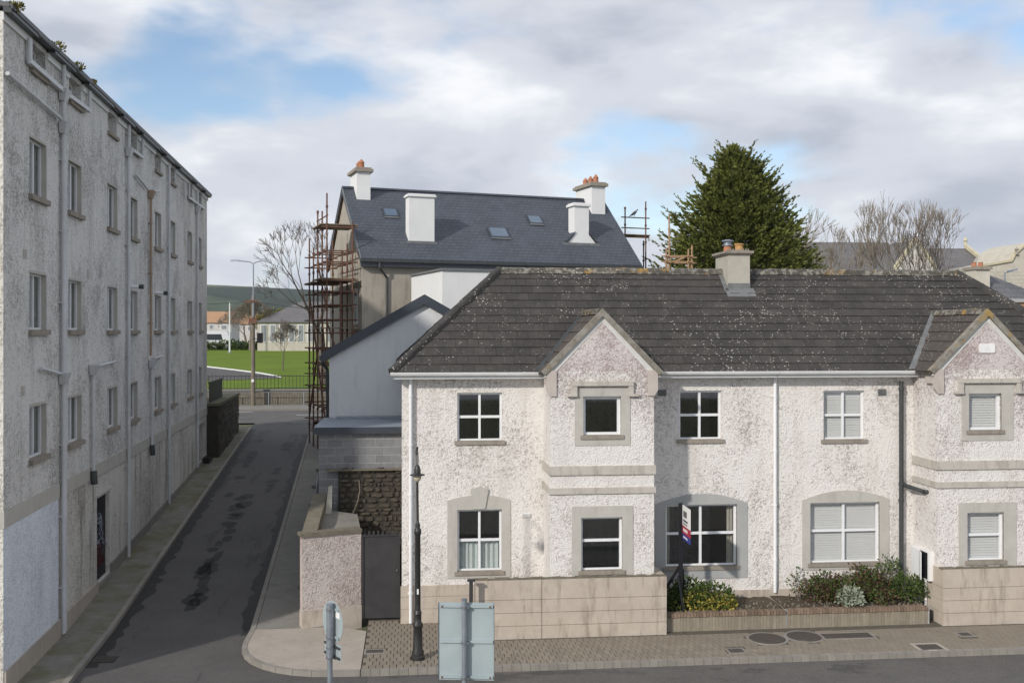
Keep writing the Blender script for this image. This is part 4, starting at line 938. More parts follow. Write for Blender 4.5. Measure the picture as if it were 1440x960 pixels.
# ---------------- for sale board
fx = PX(957.5, 24.75); fs = thing('for_sale_board', (fx, 24.75, 0.4), 'tall black post with a white, red and blue estate agent board edge on', 'sign')
ft, fb = PZ(957, 707, 24.75), 0.35
one('post', lambda q: q.box(fx - 0.05, fx + 0.045, 24.72, 24.80, fb, ft), MT['black_paint'], fs)
one('brace', lambda q: (q.tube((fx - 0.02, 24.76, PZ(957, 795, 24.75)), (PX(938, 24.75) - 0.02, 24.9, PZ(938, 832, 24.75)), 0.045, 0.045, 4)), MT['black_paint'], fs)
one('brace', lambda q: (q.tube((fx + 0.03, 24.76, PZ(957, 800, 24.75)), (fx + 0.22, 25.35, 0.4), 0.055, 0.055, 4)), MT['black_paint'], fs)
one('spreader', lambda q: (q.tube((fx - 0.09, 24.7, PZ(955, 808, 24.75)), (fx + 0.02, 24.55, 0.4), 0.035, 0.035, 4)), MT['black_paint'], fs)
bd = Vector((PX(970.5, 23.95) - fx - 0.03, -0.76, 0)); bA = Vector((fx + 0.03, 24.71, 0)); z1, z0 = ft - 0.03, ft - 0.90; nb = Vector((-bd.y, bd.x, 0)).normalized() * 0.008; nf = Vector((bd.y, -bd.x, 0)).normalized()
if nf.x > 0: nf = -nf
bands = [(z0, z0 + 0.16, 'print_blue'), (z0 + 0.16, z0 + 0.36, 'print_red'), (z0 + 0.36, z1, 'white_board')]
fr_b = ((bA.x, bA.y, 0), (bd.normalized().x, bd.normalized().y, 0), (-nf.x, -nf.y, 0)); bw = bd.length
for a, c, m in bands: one('board_panel', lambda q: q.lbox(fr_b, 0, bw, 0, 0.012, a + 0.0005, c - 0.0005), MT[m], fs)
def ink(q):
    random.seed(5)
    for i in range(5): q.lbox(fr_b, 0.10 + 0.07 * i, 0.155 + 0.07 * i, -0.002, 0.0, z1 - 0.28 - 0.01 * (i % 2), z1 - 0.13)
    q.lbox(fr_b, 0.07, 0.52, -0.002, 0.0, z1 - 0.40, z1 - 0.35); q.lbox(fr_b, 0.07, 0.48, -0.002, 0.0, z1 - 0.47, z1 - 0.44)
one('print_marks', ink, MT['print_ink'], fs)
def ink2(q):
    for i in range(4): q.lbox(fr_b, 0.08 + 0.11 * i, 0.16 + 0.11 * i, -0.002, 0.0, z0 + 0.22, z0 + 0.30)
    q.lbox(fr_b, 0.08, 0.5, -0.002, 0.0, z0 + 0.06, z0 + 0.10)
one('print_marks', ink2, MT['white_board'], fs)

# ---------------- pier wall, gate and yard on the left
pA = Vector((*PG(425, 883, 0)[:2], 0)); pB = Vector((PX(508, 26.1), 26.1, 0)); U_ = (pB - pA).normalized(); N_ = Vector((-U_.y, U_.x, 0)); lw = (pB - pA).length
FP = (tuple(pA), tuple(U_), tuple(N_)); zp = PZ(465, 752, 25.75)
yd = thing('yard_wall', tuple(pA), 'pinkish roughcast yard wall with concrete coping beside the dark metal gate', 'wall')
one('wall', lambda q: q.lbox(FP, 0, lw, 0, 0.24, 0.42, zp), MT['dash_pier'], yd)
one('plinth', lambda q: q.lbox(FP, -0.01, lw + 0.005, -0.02, 0.25, -0.2, 0.418), MT['wallblock'], yd)
one('coping', lambda q: q.lbox(FP, -0.05, lw + 0.01, -0.05, 0.32, zp, zp + 0.085), MT['stone_cope'], yd)
x0_, y0_ = pA.x, pA.y
def sidewall(q, w0, w1, lo_, hi0, hi1):
    q.hexa([(x0_ + w0, y0_ + 0.33, lo_), (x0_ + w1, y0_ + 0.33, lo_), (x0_ + w1 + 0.05, 28.4, lo_), (x0_ + w0 + 0.05, 28.4, lo_), (x0_ + w0, y0_ + 0.33, hi0), (x0_ + w1, y0_ + 0.33, hi0), (x0_ + w1 + 0.05, 28.4, hi1), (x0_ + w0 + 0.05, 28.4, hi1)])
one('side_wall', lambda q: sidewall(q, 0.0, 0.24, -0.2, zp, 2.86), MT['dash_pier'], yd)
one('side_coping', lambda q: sidewall(q, -0.04, 0.34, 2.4, zp + 0.08, 2.95) if False else sidewall(q, -0.04, 0.34, zp, zp + 0.085, 2.95), MT['stone_cope'], yd)
gt_ = thing('yard_gate', ((pB.x + XL) / 2, 26.15, 0), 'dark grey sheet metal gate between the yard wall and the house', 'gate')
zg = PZ(535, 751, 26.15)
one('sheet', lambda q: q.box(pB.x + 0.02, XL - 0.05, 26.13, 26.155, 0.05, zg), MT['gate'], gt_)
one('frame', lambda q: (q.box(pB.x + 0.02, pB.x + 0.06, 26.10, 26.13, 0.05, zg), q.box(XL - 0.09, XL - 0.05, 26.10, 26.13, 0.05, zg), q.box(pB.x + 0.06, XL - 0.09, 26.10, 26.13, zg - 0.04, zg)), MT['gate'], gt_)
for i in range(8):
    x = pB.x + 0.06 + i * (XL - pB.x - 0.16) / 7.6; one('spike', lambda q: q.prism([(x, 26.135, zg), (x + 0.05, 26.135, zg), (x + 0.05, 26.135, zg + 0.10), (x, 26.135, zg + 0.10)], (0, 0.012, 0)), MT['gate'], gt_)
one('latch', lambda q: q.tube((XL - 0.13, 26.10, 1.3), (XL - 0.13, 26.07, 1.3), 0.022, 0.022, 8), MT['steel'], gt_)
one('yard_floor', lambda q: q.box(pA.x + 0.24, XL, 26.4, 28.4, -0.3, 0.0), MT['conc_path'])['kind'] = 'structure'
# lean-to roof of a small coal store in the yard
cs = thing('coal_store', (-2.0, 27.4, 0), 'small yard store with a sloping grey slab roof behind the yard wall', 'shed')
xs0, xs1 = pA.x + 0.36, pA.x + 1.25
one('slab_roof', lambda q: q.hexa([(xs0, 26.75, 2.20), (xs1 + .15, 26.75, 2.18), (xs1, 28.0, 2.35), (xs0, 28.0, 2.5), (xs0, 26.75, 2.27), (xs1 + .15, 26.75, 2.25), (xs1, 28.0, 2.42), (xs0, 28.0, 2.57)]), MT['conc_path'], cs)
one('walls', lambda q: q.box(xs0 + 0.03, xs1 - 0.05, 26.85, 27.95, 0, 2.2), MT['block'], cs)
one('post', lambda q: q.hexa([(xs0 + 0.02, 27.75, 2.5), (xs0 + 0.2, 27.75, 2.5), (xs0 + 0.2, 27.8, 2.5), (xs0 + 0.02, 27.8, 2.5), (xs0 + 0.1, 27.95, 3.2), (xs0 + 0.2, 27.95, 3.25), (xs0 + 0.2, 28.0, 3.25), (xs0 + 0.1, 28.0, 3.2)]), MT['curtain_cream'], cs)
# block wall and rubble wall
bwx0 = PX(448, 28.5); zbt, zbb = PZ(500, 606, 28.5), PZ(500, 657, 28.5)
bkw = thing('block_extension', (bwx0, 28.6, 0), 'bare grey concrete block wall with lead flat roof beside the white house', 'wall')
random.seed(11)
o = one('block', lambda q: q.hexa([(0.005, 0, 0.005), (0.435, 0, 0.005), (0.435, 0.1, 0.005), (0.005, 0.1, 0.005), (0.005, 0, 0.21), (0.435, 0, 0.21), (0.435, 0.1, 0.21), (0.005, 0.1, 0.21)]), MT['block']); bkm = o.data; bpy.data.objects.remove(o)
z = zbt - 0.225; row = 0
one('mortar', lambda q: (q.box(bwx0 + 0.004, XL + 0.2, 28.508, 28.7, zbb - 0.05, zbt), q.box(bwx0 + 0.004, bwx0 + 0.55, 28.508, 28.7, 0, zbb - 0.051)), MT['mortar'], bkw)
while z > 0:
    xr = XL - 0.01 if z > zbb - 0.2 else bwx0 + 0.55
    x = bwx0 - (0.225 if row % 2 else 0)
    while x < xr - 0.03:
        a, c = max(x, bwx0), min(x + 0.45, xr)
        if c - a > 0.40: inst('block', bkm, bkw, Matrix.Translation((a + 0.005, 28.5 + random.uniform(-0.004, 0.003), z)))
        elif c - a > 0.06: one('block', lambda q: q.box(a + 0.005, c - 0.008, 28.5, 28.6, z + 0.005, z + 0.21), MT['block'], bkw)
        x += 0.45
    z -= 0.225; row += 1
ledge = one('flat_roof', lambda q: q.box(bwx0 - 0.12, XL - 0.012, 28.36, 31.58, zbt + 0.03, zbt + 0.13), MT['lead'], bkw)
one('fascia', lambda q: q.box(bwx0 - 0.13, XL - 0.013, 28.33, 28.358, zbt - 0.06, zbt + 0.125), MT['fascia_dark'], bkw)
one('roof_upstand', lambda q: (q.box(bwx0 + 0.3, XL - 0.015, 31.0, 31.56, zbt + 0.131, zbt + 0.17)), MT['lead'], bkw)
one('side_wall', lambda q: q.box(bwx0 + 0.001, bwx0 + 0.2, 28.72, 31.55, 0, zbt + 0.028), MT['block'], bkw)
rw = thing('rubble_wall', (-1.2, 28.4, 0), 'dark rubble stone wall at the back of the yard under the blockwork', 'wall')
random.seed(31)
rx0, rx1 = bwx0 + 0.56, XL - 0.005
one('bedding', lambda q: q.box(rx0, rx1, 28.42, 28.505, 0, zbb - 0.07), MT['stone_bed'], rw)
z = 0.9
while z < zbb - 0.12:
    hgt = random.uniform(0.09, 0.19); x = rx0
    while x < rx1 - 0.05:
        w = random.uniform(0.08, 0.40); w = min(w, rx1 - x); h2 = hgt * random.uniform(0.8, 1.25)
        cxs, czs = x + w / 2, z + h2 / 2; n = 7; pts = []
        for i in range(n):
            t = 2 * math.pi * i / n + random.uniform(-.25, .25); e = 1 / max(abs(math.cos(t)), abs(math.sin(t))) ** 0.7
            pts.append((cxs + (w / 2 - 0.012) * math.cos(t) * e * random.uniform(.68, 1.02), czs + (h2 / 2 - 0.008) * math.sin(t) * e * random.uniform(.66, 1.04)))
        q = MB(); d = random.uniform(0.02, 0.07); nb_ = len(pts)
        q.v = [(a, 28.43, c) for a, c in pts] + [(cxs + (a - cxs) * .8, 28.42 - d, czs + (c - czs) * .8) for a, c in pts]
        q.f = [tuple(range(nb_, 2 * nb_))] + [(i, (i + 1) % nb_, nb_ + (i + 1) % nb_, nb_ + i) for i in range(nb_)]; q.mi = [0] * len(q.f)
        q.build('stone', MT['stone'], rw); x += w
    z += hgt
one('ledge', lambda q: q.box(rx0 - 0.35, rx1, 28.30, 28.49, zbb - 0.068, zbb - 0.03), MT['stone_cope'], rw)
ho = one('hose', lambda q: q.path([(PX(x, 28.3), 28.3, PZ(x, y, 28.3)) for x, y in ((505, 675), (506, 690), (503, 705), (498, 718), (492, 727), (485, 732))], 0.02, 6), MT['stone_cope'])
tag(ho, 'pale length of pipe hanging loosely down the rubble yard wall', 'pipe')
# ================================================================== GREY GABLED BUILDING BEHIND
YG = 31.6; gx0 = PX(463, YG); gxa = PX(597, YG); gx1 = 2 * gxa - gx0; gze = PZ(463, 497, YG); gza = PZ(597, 421, YG)
GG = thing('gabled_building', (gxa, YG, 0), 'pale grey rendered gable with dark barge boards behind the white house', 'building')
one('gable_wall', lambda q: q.prism([(gx0, YG, 0.1), (gx1, YG, 0.1), (gx1, YG, gze), (gxa, YG, gza), (gx0, YG, gze)], (0, 0.3, 0)), MT['render_grey'], GG)
one('side_wall', lambda q: q.box(gx0 + 0.001, gx0 + 0.3, YG + 0.3, 41, 0.1, gze), MT['render_grey'], GG); one('side_wall', lambda q: q.box(gx1 - 0.3, gx1 - 0.001, YG + 0.3, 41, 0.1, gze), MT['render_grey'], GG)
gs = (gza - gze) / (gxa - gx0)
def gro(q):
    for s in (-1, 1):
        xe = gxa + s * (gxa - gx0 + 0.22); ze = gza - (gxa - gx0 + 0.22) * gs
        q.prism([(gxa, YG - 0.1, gza + 0.06), (xe, YG - 0.1, ze + 0.06), (xe, YG - 0.1, ze + 0.14), (gxa, YG - 0.1, gza + 0.14)], (0, 9.6, 0))
one('roof', gro, MT['slate'], GG)
for s in (-1, 1):
    xe = gxa + s * (gxa - gx0 + 0.24); ze = gza - (gxa - gx0 + 0.24) * gs
    one('barge_board', lambda q: q.prism([(gxa, YG - 0.16, gza - 0.15), (xe, YG - 0.16, ze - 0.15), (xe, YG - 0.16, ze + 0.16), (gxa, YG - 0.16, gza + 0.16)], (0, 0.155, 0)), MT['fascia_dark'], GG)
one('eaves_gutter', lambda q: q.box(gx0 - 0.3, gx0 - 0.12, YG - 0.12, 41, gze - 0.22, gze - 0.06), MT['pipe_black'], GG)
one('downpipe', lambda q: q.path([(gx0 - 0.2, YG + 0.0, gze - 0.2), (gx0 - 0.2, YG + 0.0, gze - 0.32), (gx0 - 0.07, YG + 0.15, gze - 0.5), (gx0 - 0.07, YG + 0.15, 0.3)], 0.05), MT['pipe_black'], GG, True)

# ================================================================== SLATE ROOFED BUILDING
PH = R(15.0); SU = Vector((math.cos(PH), math.sin(PH), 0)); SN = Vector((-math.sin(PH), math.cos(PH), 0))
YS = 49.0; sA = Vector((PX(508, YS), YS, 0)); a_, b_ = ray(903)      # eave corner front-left
tt = (sA.y * a_ / b_ - sA.x) / (SU.x - SU.y * a_ / b_); SLN = tt
FS = (tuple(sA), tuple(SU), tuple(SN)); sze = PZ(508, 362, YS); HW = 4.7
ya_ = sA.y + SN.y * HW; szr = PZ(486, 263, ya_)
SB = thing('slate_building', tuple(sA + SU * SLN / 2), 'large old rendered building with a new blue slate roof and white chimneys', 'building')
def LS(u, d, z): return L(FS, u, d, z)
wu0, wu1, wd0, wd1 = 0.12, SLN - 0.25, 0.35, 2 * HW - 0.35
def sloz(d): return sze + (szr - sze) * (1 - abs(d - HW) / HW)
swz = sloz(wd0) - 0.12
fw_ = ((LS(0, wd0, 0)), tuple(SU), tuple(SN))
one('front_wall', lambda q: q.lbox(FS, wu0, wu1, wd0, wd0 + 0.4, 0.5, swz), MT['render_old'], SB)
one('back_wall', lambda q: q.lbox(FS, wu0, wu1, wd1 - 0.4, wd1, 0.5, swz), MT['render_old'], SB)
for u in (wu0, wu1 - 0.4):
    one('gable_wall', lambda q: q.prism([LS(u, wd0 + 0.4, 0.5), LS(u, wd1 - 0.4, 0.5), LS(u, wd1 - 0.4, swz), LS(u, HW, szr - 0.3), LS(u, wd0 + 0.4, swz)], SU * 0.4), MT['render_old'], SB)
def sroof(q):
    for s in (0, 1):
        de = 0 if s == 0 else 2 * HW
        q.prism([LS(0, de, sze), LS(SLN, de, sze), LS(SLN, HW, szr), LS(0, HW, szr)], (0, 0, -0.12))
rfS = one('roof', sroof, MT['slate'], SB)
one('ridge', lambda q: q.prism([LS(-0.02, HW - 0.16, szr - 0.06), LS(-0.02, HW, szr + 0.06), LS(-0.02, HW + 0.16, szr - 0.06)], SU * (SLN + 0.04)), MT['fascia_dark'], SB)
one('fascia', lambda q: q.lbox(FS, 0.02, SLN - 0.02, 0.02, 0.3, sze - 0.42, sze - 0.125), MT['fascia_dark'], SB)
one('eaves_gutter', lambda q: q.lbox(FS, -0.05, SLN + 0.05, -0.13, 0.0, sze - 0.2, sze - 0.06), MT['pipe_black'], SB)
for de in (0.0, 2 * HW):
    one('barge_board', lambda q: q.prism([LS(-0.03, de, sze - 0.05), LS(-0.03, HW, szr - 0.03), LS(-0.03, HW, szr - 0.33), LS(-0.03, de, sze - 0.35)], SU * 0.06), MT['fascia_dark'], SB)
    one('verge_trim', lambda q: q.prism([LS(-0.05, de, sze + 0.01), LS(-0.05, HW, szr + 0.01), LS(-0.05, HW, szr - 0.05), LS(-0.05, de, sze - 0.05)], SU * 0.05), MT['lead_flash'], SB)
    one('soffit', lambda q: q.prism([LS(0.035, de, sze - 0.2), LS(0.035, HW, szr - 0.18), LS(0.035, HW, szr - 0.2), LS(0.035, de, sze - 0.22)], SU * 0.08), MT['timber_new'] if de else MT['fascia_dark'], SB)
one('downpipe', lambda q: q.path([LS(0.9, -0.06, sze - 0.2), LS(0.9, -0.06, sze - 0.5), LS(1.35, 0.28, sze - 0.95), LS(1.35, 0.28, 2)], 0.06), MT['pipe_black'], SB, True)
# tall narrow white window on the street face of the front wall
wz0, wz1 = PZ(507, 455, 49.6), PZ(507, 405, 49.6)
window(((LS(wu0 - 0.0, wd0 + 0.0, 0)), tuple(SN), tuple(SU)), SB, 1.0, 1.9, wz0, wz1, nx=1, ny=2, rec=-0.05, back='net', sillmat='cement')
# chimneys
def stack(u, d, w, dp, z0, z1, capm, flare=None, cap=0.14, sl=0.16):
    c = one('chimney', lambda q: q.lbox(FS, u - w / 2, u + w / 2, d - dp / 2, d + dp / 2, z0, z1), MT['render_white'], SB)
    one('chimney_cap', lambda q: (q.lbox(FS, u - w / 2 - cap, u + w / 2 + cap, d - dp / 2 - cap, d + dp / 2 + cap, z1 + 0.001, z1 + sl), q.lbox(FS, u - w / 2 - cap * .4, u + w / 2 + cap * .4, d - dp / 2 - cap * .4, d + dp / 2 + cap * .4, z1 + sl + 0.001, z1 + sl * 1.5)), MT[capm], c)
    return c
def s_at(x, d):                                    # u on the slate roof at image column x, depth d
    o = sA + SN * d; a, b = ray(x); r = a / b; return (o.y * r - o.x) / (SU.x - SU.y * r)
def zpix(u, d, y):
    p = LS(u, d, 0); D = p[0] * _s + p[1] * _c; return CZ - (y - HY) / FPX * D
u1_ = s_at(508, HW - 0.25); c1 = stack(u1_, HW, 0.72, 1.7, szr - 1.0, zpix(u1_, HW - .8, 242), 'sillc'); zz1 = zpix(u1_, HW - .8, 242) + 0.24
for i in range(2): one('chimney_pot', lambda q: q.lathe(*LS(u1_, HW - 0.3 + 0.6 * i, 0)[:2], [(0.16, zz1), (0.14, zz1 + 0.3), (0.17, zz1 + 0.34), (0.02, zz1 + 0.52)], 10), MT['terracotta'], c1, True)
u2_ = s_at(594, 0.9); d2 = 1.35; c2 = stack(u2_, d2, 1.33, 0.7, sloz(0.7), zpix(u2_, d2 - .35, 277), 'render_white', cap=0.08, sl=0.1)
one('flashing', lambda q: q.lbox(FS, u2_ - 0.8, u2_ + 0.8, d2 - 0.36, d2 - 0.352, sloz(d2 - .35) - 0.05, sloz(d2 - .35) + 0.12), MT['lead_flash'], c2)
u3_ = s_at(818, 1.4); d3 = 1.8; z3 = zpix(u3_, d3 - .4, 290); c3 = stack(u3_, d3, 0.86, 0.8, sloz(1.2), z3, 'render_white', cap=0.1, sl=0.12)
def fl3(q):
    zb = sloz(d3 - 0.4) + 0.0; zt_ = zpix(u3_, d3 - .4, 330)
    q.prism([LS(u3_ - 0.82, d3 - 0.42, zb), LS(u3_ + 0.82, d3 - 0.42, zb), LS(u3_ + 0.43, d3 - 0.42, zt_), LS(u3_ - 0.43, d3 - 0.42, zt_)], SN * 0.8)
one('chimney_shoulder', fl3, MT['render_white'], c3)
for s in (-1, 1): one('shoulder_slate', lambda q: q.prism([LS(u3_ + s * 0.90, d3 - 0.5, sloz(d3 - .4) - 0.02), LS(u3_ + s * 0.45, d3 - 0.5, zpix(u3_, d3 - .4, 328)), LS(u3_ + s * 0.40, d3 - 0.5, zpix(u3_, d3 - .4, 328) + 0.08), LS(u3_ + s * 1.0, d3 - 0.5, sloz(d3 - .4) + 0.04)], SN * 1.2), MT['slate'], c3)
one('flashing', lambda q: q.lbox(FS, u3_ - 1.15, u3_ + 1.05, d3 - 0.56, d3 - 0.51, sloz(d3 - .5) - 0.1, sloz(d3 - .5) + 0.07), MT['lead_flash'], c3)
u4_ = s_at(830, HW); c4 = stack(u4_, HW, 0.85, 2.2, szr - 1.4, zpix(u4_, HW - 1.1, 262), 'sillc'); zz4 = zpix(u4_, HW - 1.1, 262) + 0.24
for i in range(3): one('chimney_pot', lambda q: q.lathe(*LS(u4_, HW - 0.75 + 0.7 * i, 0)[:2], [(0.16, zz4), (0.15, zz4 + 0.28), (0.17, zz4 + 0.3), (0.02, zz4 + 0.5)], 10), MT['terracotta'], c4, True)
# roof lights
for x, y, w, h in ((549, 300, 0.8, 0.75), (701, 328, 1.15, 0.95), (752, 310, 0.85, 0.8)):
    d_ = 1.5
    for _ in range(12):
        u = s_at(x, d_); z = zpix(u, d_, y); d_ = HW * (z - sze) / (szr - sze)
    sdv = (SN * HW + Vector((0, 0, szr - sze))).normalized(); nrm = SU.cross(sdv).normalized(); c = Vector(LS(u, d_, sloz(d_)))
    def rl(q, g, t0, t1):
        q.prism([c + SU * (a * w / 2 * g) + sdv * (e * h / 2 * g) + nrm * t0 for a, e in ((-1, -1), (1, -1), (1, 1), (-1, 1))], nrm * (t1 - t0))
    rlw = one('roof_window', lambda q: rl(q, 1.0, 0.0, 0.08), MT['fascia_dark'], SB); one('pane', lambda q: rl(q, 0.8, 0.082, 0.086), MT['rooflight'] if 'rooflight' in MT else plain('rooflight', (0.10, 0.14, 0.19), (0.12, 0.16, 0.21), 1, 0.08, 0, 0.8), rlw)
    one('lower_flashing', lambda q: q.prism([c + SU * (a * w / 2) + sdv * (e - h / 2) + nrm * 0.02 for a, e in ((-1, -0.1), (1, -0.1), (1, 0.0), (-1, 0.0))], nrm * 0.04), MT['lead_flash'], rlw)
# white flat-roofed block in front of the slate building
YX = 43.5; xx0 = PX(622, YX); WB = thing('white_extension', (xx0 + 4, YX, 0), 'smooth white flat roofed block in front of the slate roofed building', 'building')
FX = ((xx0, YX, 0), tuple(SU), tuple(SN)); zx = PZ(622, 380, YX)
one('walls', lambda q: q.lbox(FX, 0, 9.5, 0, 5.2, 0.5, zx), MT['render_white'], WB)
one('parapet_cap', lambda q: q.lbox(FX, -0.08, 9.6, -0.08, 5.25, zx + 0.001, zx + 0.09), MT['lead_flash'], WB)

# ================================================================== APARTMENT BUILDING ON THE LEFT
FA = (tuple(P0), tuple(UA), tuple(NA))
def ua(x):                                      # u on the street wall for image column x
    a, b = ray(x); r = a / b; return (P0.y * r - P0.x) / (UA.x - UA.y * r)
def za_(x, y):
    u = ua(x); p = L(FA, u, 0, 0); D = p[0] * _s + p[1] * _c; return CZ - (y - HY) / FPX * D
AB = thing('apartment_block', tuple(P0), 'long four storey grey roughcast apartment block lining the side street', 'apartment building')
LEN = ua(291); HTOP = 14.12
bays = [ua(x) for x in (53.5, 105.5, 158, 187.5, 222, 242.5, 267, 280.5)]
ROWS = [(10.56, 11.87), (7.53, 8.83), (4.62, 5.83)]; WW = 1.22
holes = []
for i, u in enumerate(bays):
    for z0, z1 in ROWS: holes.append((u - WW / 2, u + WW / 2, z0, z1))
    holes.append((u - 0.55, u + 0.55, 13.38, HTOP - 0.12))
dr = (ua(137), ua(155), 0.36, za_(146, 694))
BAND0, BAND1 = 3.42, 3.78
wl = MB(); wl.wall(FA, 0, LEN, BAND1, HTOP, holes, 0.35); wl.build('street_wall', MT['dash_grey'], AB)
wl = MB(); wl.wall(FA, 0, LEN, -0.6, BAND0, [dr, (ua(281), ua(288.5), 1.3, 3.15)], 0.35, d=0.015); wl.build('lower_wall', MT['dash_low'], AB)
one('string_band', lambda q: q.lbox(FA, -0.02, LEN, -0.02, 0.35, BAND0 + 0.001, BAND1 - 0.001), MT['cement'], AB)
one('painted_panel', lambda q: q.lbox(FA, 0.0, ua(81.5), -0.012, 0.014, 0.45, BAND0 - 0.003), MT['dash_blue'], AB)
one('plinth', lambda q: q.lbox(FA, 0.0, ua(137) - 0.02, -0.05, 0.013, -0.6, 0.46), MT['conc_light'], AB)
one('plinth', lambda q: q.hexa([L(FA, u, d, z) for z, u, d in ((-0.2, ua(155) + .02, -0.04), (-0.2, LEN, -0.04), (-0.2, LEN, 0.013), (-0.2, ua(155) + .02, 0.013), (0.62, ua(155) + .02, -0.04), (1.45, LEN, -0.04), (1.45, LEN, 0.013), (0.62, ua(155) + .02, 0.013))]), MT['conc_path'], AB)
one('end_wall', lambda q: q.lbox(FA, 0.0, 0.35, 0.355, 12, -0.6, HTOP), MT['dash_cream'], AB); one('end_wall', lambda q: q.lbox(FA, LEN - 0.35, LEN, 0.355, 12, -0.6, HTOP), MT['dash_grey'], AB)
one('quoin_edge', lambda q: q.lbox(FA, -0.014, -0.001, 0.0, 12, -0.6, HTOP), MT['dash_cream'], AB)
one('back_wall', lambda q: q.lbox(FA, 0.36, LEN - 0.36, 11.6, 12, -0.6, HTOP), MT['dash_grey'], AB)
for z in (3.4, 6.4, 9.4, 12.4): one('floor_slab', lambda q: q.lbox(FA, 0.36, LEN - 0.36, 0.36, 11.59, z, z + 0.25), MT['room'], AB)
one('roof', lambda q: q.prism([L(FA, -0.15, -0.22, HTOP + 0.02), L(FA, -0.15, 6, HTOP + 1.6), L(FA, -0.15, 12.2, HTOP + 0.02), L(FA, -0.15, 12.2, HTOP + 0.12), L(FA, -0.15, 6, HTOP + 1.72), L(FA, -0.15, -0.22, HTOP + 0.12)], UA * (LEN + 0.3)), MT['slate_dark'], AB)
# eaves gutter in lengths interrupted by the attic windows
edges = [-0.15] + sum([[u - 0.62, u + 0.62] for u in bays], []) + [LEN + 0.1]
for i in range(0, len(edges), 2):
    a, c = edges[i], edges[i + 1]
    if c - a > 0.05:
        one('eaves_gutter', lambda q: q.lbox(FA, a, c, -0.20, -0.04, HTOP - 0.06, HTOP + 0.07), MT['pipe_black'], AB); one('eaves_board', lambda q: q.lbox(FA, a, c, -0.05, -0.002, HTOP - 0.22, HTOP - 0.061), MT['render_white'], AB)
for u in bays: one('roof_edge', lambda q: q.lbox(FA, u - 0.66, u + 0.66, -0.215, -0.05, HTOP + 0.0, HTOP + 0.10), MT['pipe_black'], AB)
for i, u in enumerate(bays):
    for j, (z0, z1) in enumerate(ROWS):
        window(FA, AB, u - WW / 2, u + WW / 2, z0, z1, nx=2, ny=1, rec=0.11, back='net', so=0.09, sillmat='sillc', sillh=0.11, bar=0.06)
    for (z0, z1) in ROWS: one('reveal', lambda q: (q.lbox(FA, u + WW / 2 - 0.014, u + WW / 2 + 0.05, -0.004, 0.109, z0 + 0.013, z1), q.lbox(FA, u - WW / 2, u + WW / 2 - 0.015, -0.004, 0.109, z1 - 0.014, z1 + 0.05)), MT['cement'], AB)
    window(FA, AB, u - 0.55, u + 0.55, 13.38, HTOP - 0.12, nx=2, ny=1, rec=0.22, back='net', so=0.08, bar=0.06, name='attic_window', fmat='upvc')
one('doorway_window', lambda q: q.lbox(FA, ua(281) + 0.02, ua(288.5) - 0.02, 0.25, 0.28, 1.3, 3.15), MT['black_paint'], AB)
dd = one('door', lambda q: q.lbox(FA, dr[0] + 0.02, dr[1] - 0.02, 0.13, 0.18, dr[2], dr[3] - 0.02), MT['black_paint'], AB)
random.seed(9)
def graf(q):
    for i in range(15):
        u = random.uniform(dr[0] + 0.25, dr[1] - 0.25); z = random.uniform(dr[2] + 1.05, dr[2] + 2.0); pts = []
        for k2 in range(6):
            pts.append(L(FA, min(max(u + 0.12 * math.sin(k2 * 1.9 + i) + 0.03 * k2, dr[0] + .1), dr[1] - .1), 0.127, z - 0.05 * k2 + 0.06 * math.cos(k2 * 2.2 + i)))
        q.path(pts, 0.010, 5)
one('sprayed_graffiti', graf, MT['spray_white'], dd)
def graf2(q):
    for i in range(16):
        u = random.uniform(dr[0] + 0.3, dr[1] - 0.3); z = random.uniform(dr[2] + 0.3, dr[2] + 0.85); q.path([L(FA, u, 0.127, z), L(FA, u + 0.09, 0.127, z + 0.25), L(FA, u + 0.18, 0.127, z + 0.05)], 0.02, 5)
one('sprayed_graffiti', graf2, MT['spray_red'], dd)
one('door_step', lambda q: q.lbox(FA, dr[0] - 0.05, dr[1] + 0.05, -0.06, 0.2, dr[2] - 0.16, dr[2] - 0.01), MT['conc_path'], AB)
one('door_head', lambda q: q.lbox(FA, dr[0] - 0.03, dr[1] + 0.03, -0.025, 0.014, dr[3], dr[3] + 0.07), MT['cement'], AB)
# rain pipes and hoppers
def apipe(x, ytop, ybot, mat='pipe_grey', r=0.055, hop=(), boot=False, dbl=False):
    u = ua(x); z1, z0 = za_(x, ytop), za_(x, ybot); p = one('rain_pipe', lambda q: q.tube(L(FA, u, -0.09, z0), L(FA, u, -0.09, z1), r, r, 10), MT[mat], AB, True)
    if dbl: one('waste_pipe', lambda q: q.tube(L(FA, u + 0.17, -0.08, z0), L(FA, u + 0.17, -0.08, za_(x, 180)), r * 0.8, r * 0.8, 8), MT[mat], AB, True)
    z = z0 + 1.1
    while z < z1:
        one('collar', lambda q: (q.tube(L(FA, u, -0.09, z), L(FA, u, -0.09, z + 0.08), r * 1.3, r * 1.3, 10), q.lbox(FA, u - r * 1.8, u + r * 1.8, -0.04, -0.001, z + 0.02, z + 0.06)), MT[mat], p); z += 1.75
    for y in hop:
        zh = za_(x, y); one('hopper', lambda q: q.hexa([L(FA, u + s, d, z_) for z_, k3 in ((zh - 0.28, 0.6), (zh, 1.0)) for s, d in ((-0.19 * k3, -0.02), (0.24 * k3, -0.02), (0.24 * k3, -0.02 - 0.2 * k3), (-0.19 * k3, -0.02 - 0.2 * k3))]), MT[mat], p)
    if boot: one('boot', lambda q: q.tube(L(FA, u, -0.12, z0 - 0.25), L(FA, u, -0.09, z0 + 0.12), 0.09, 0.09, 10), MT['pipe_black'], p)
    return p
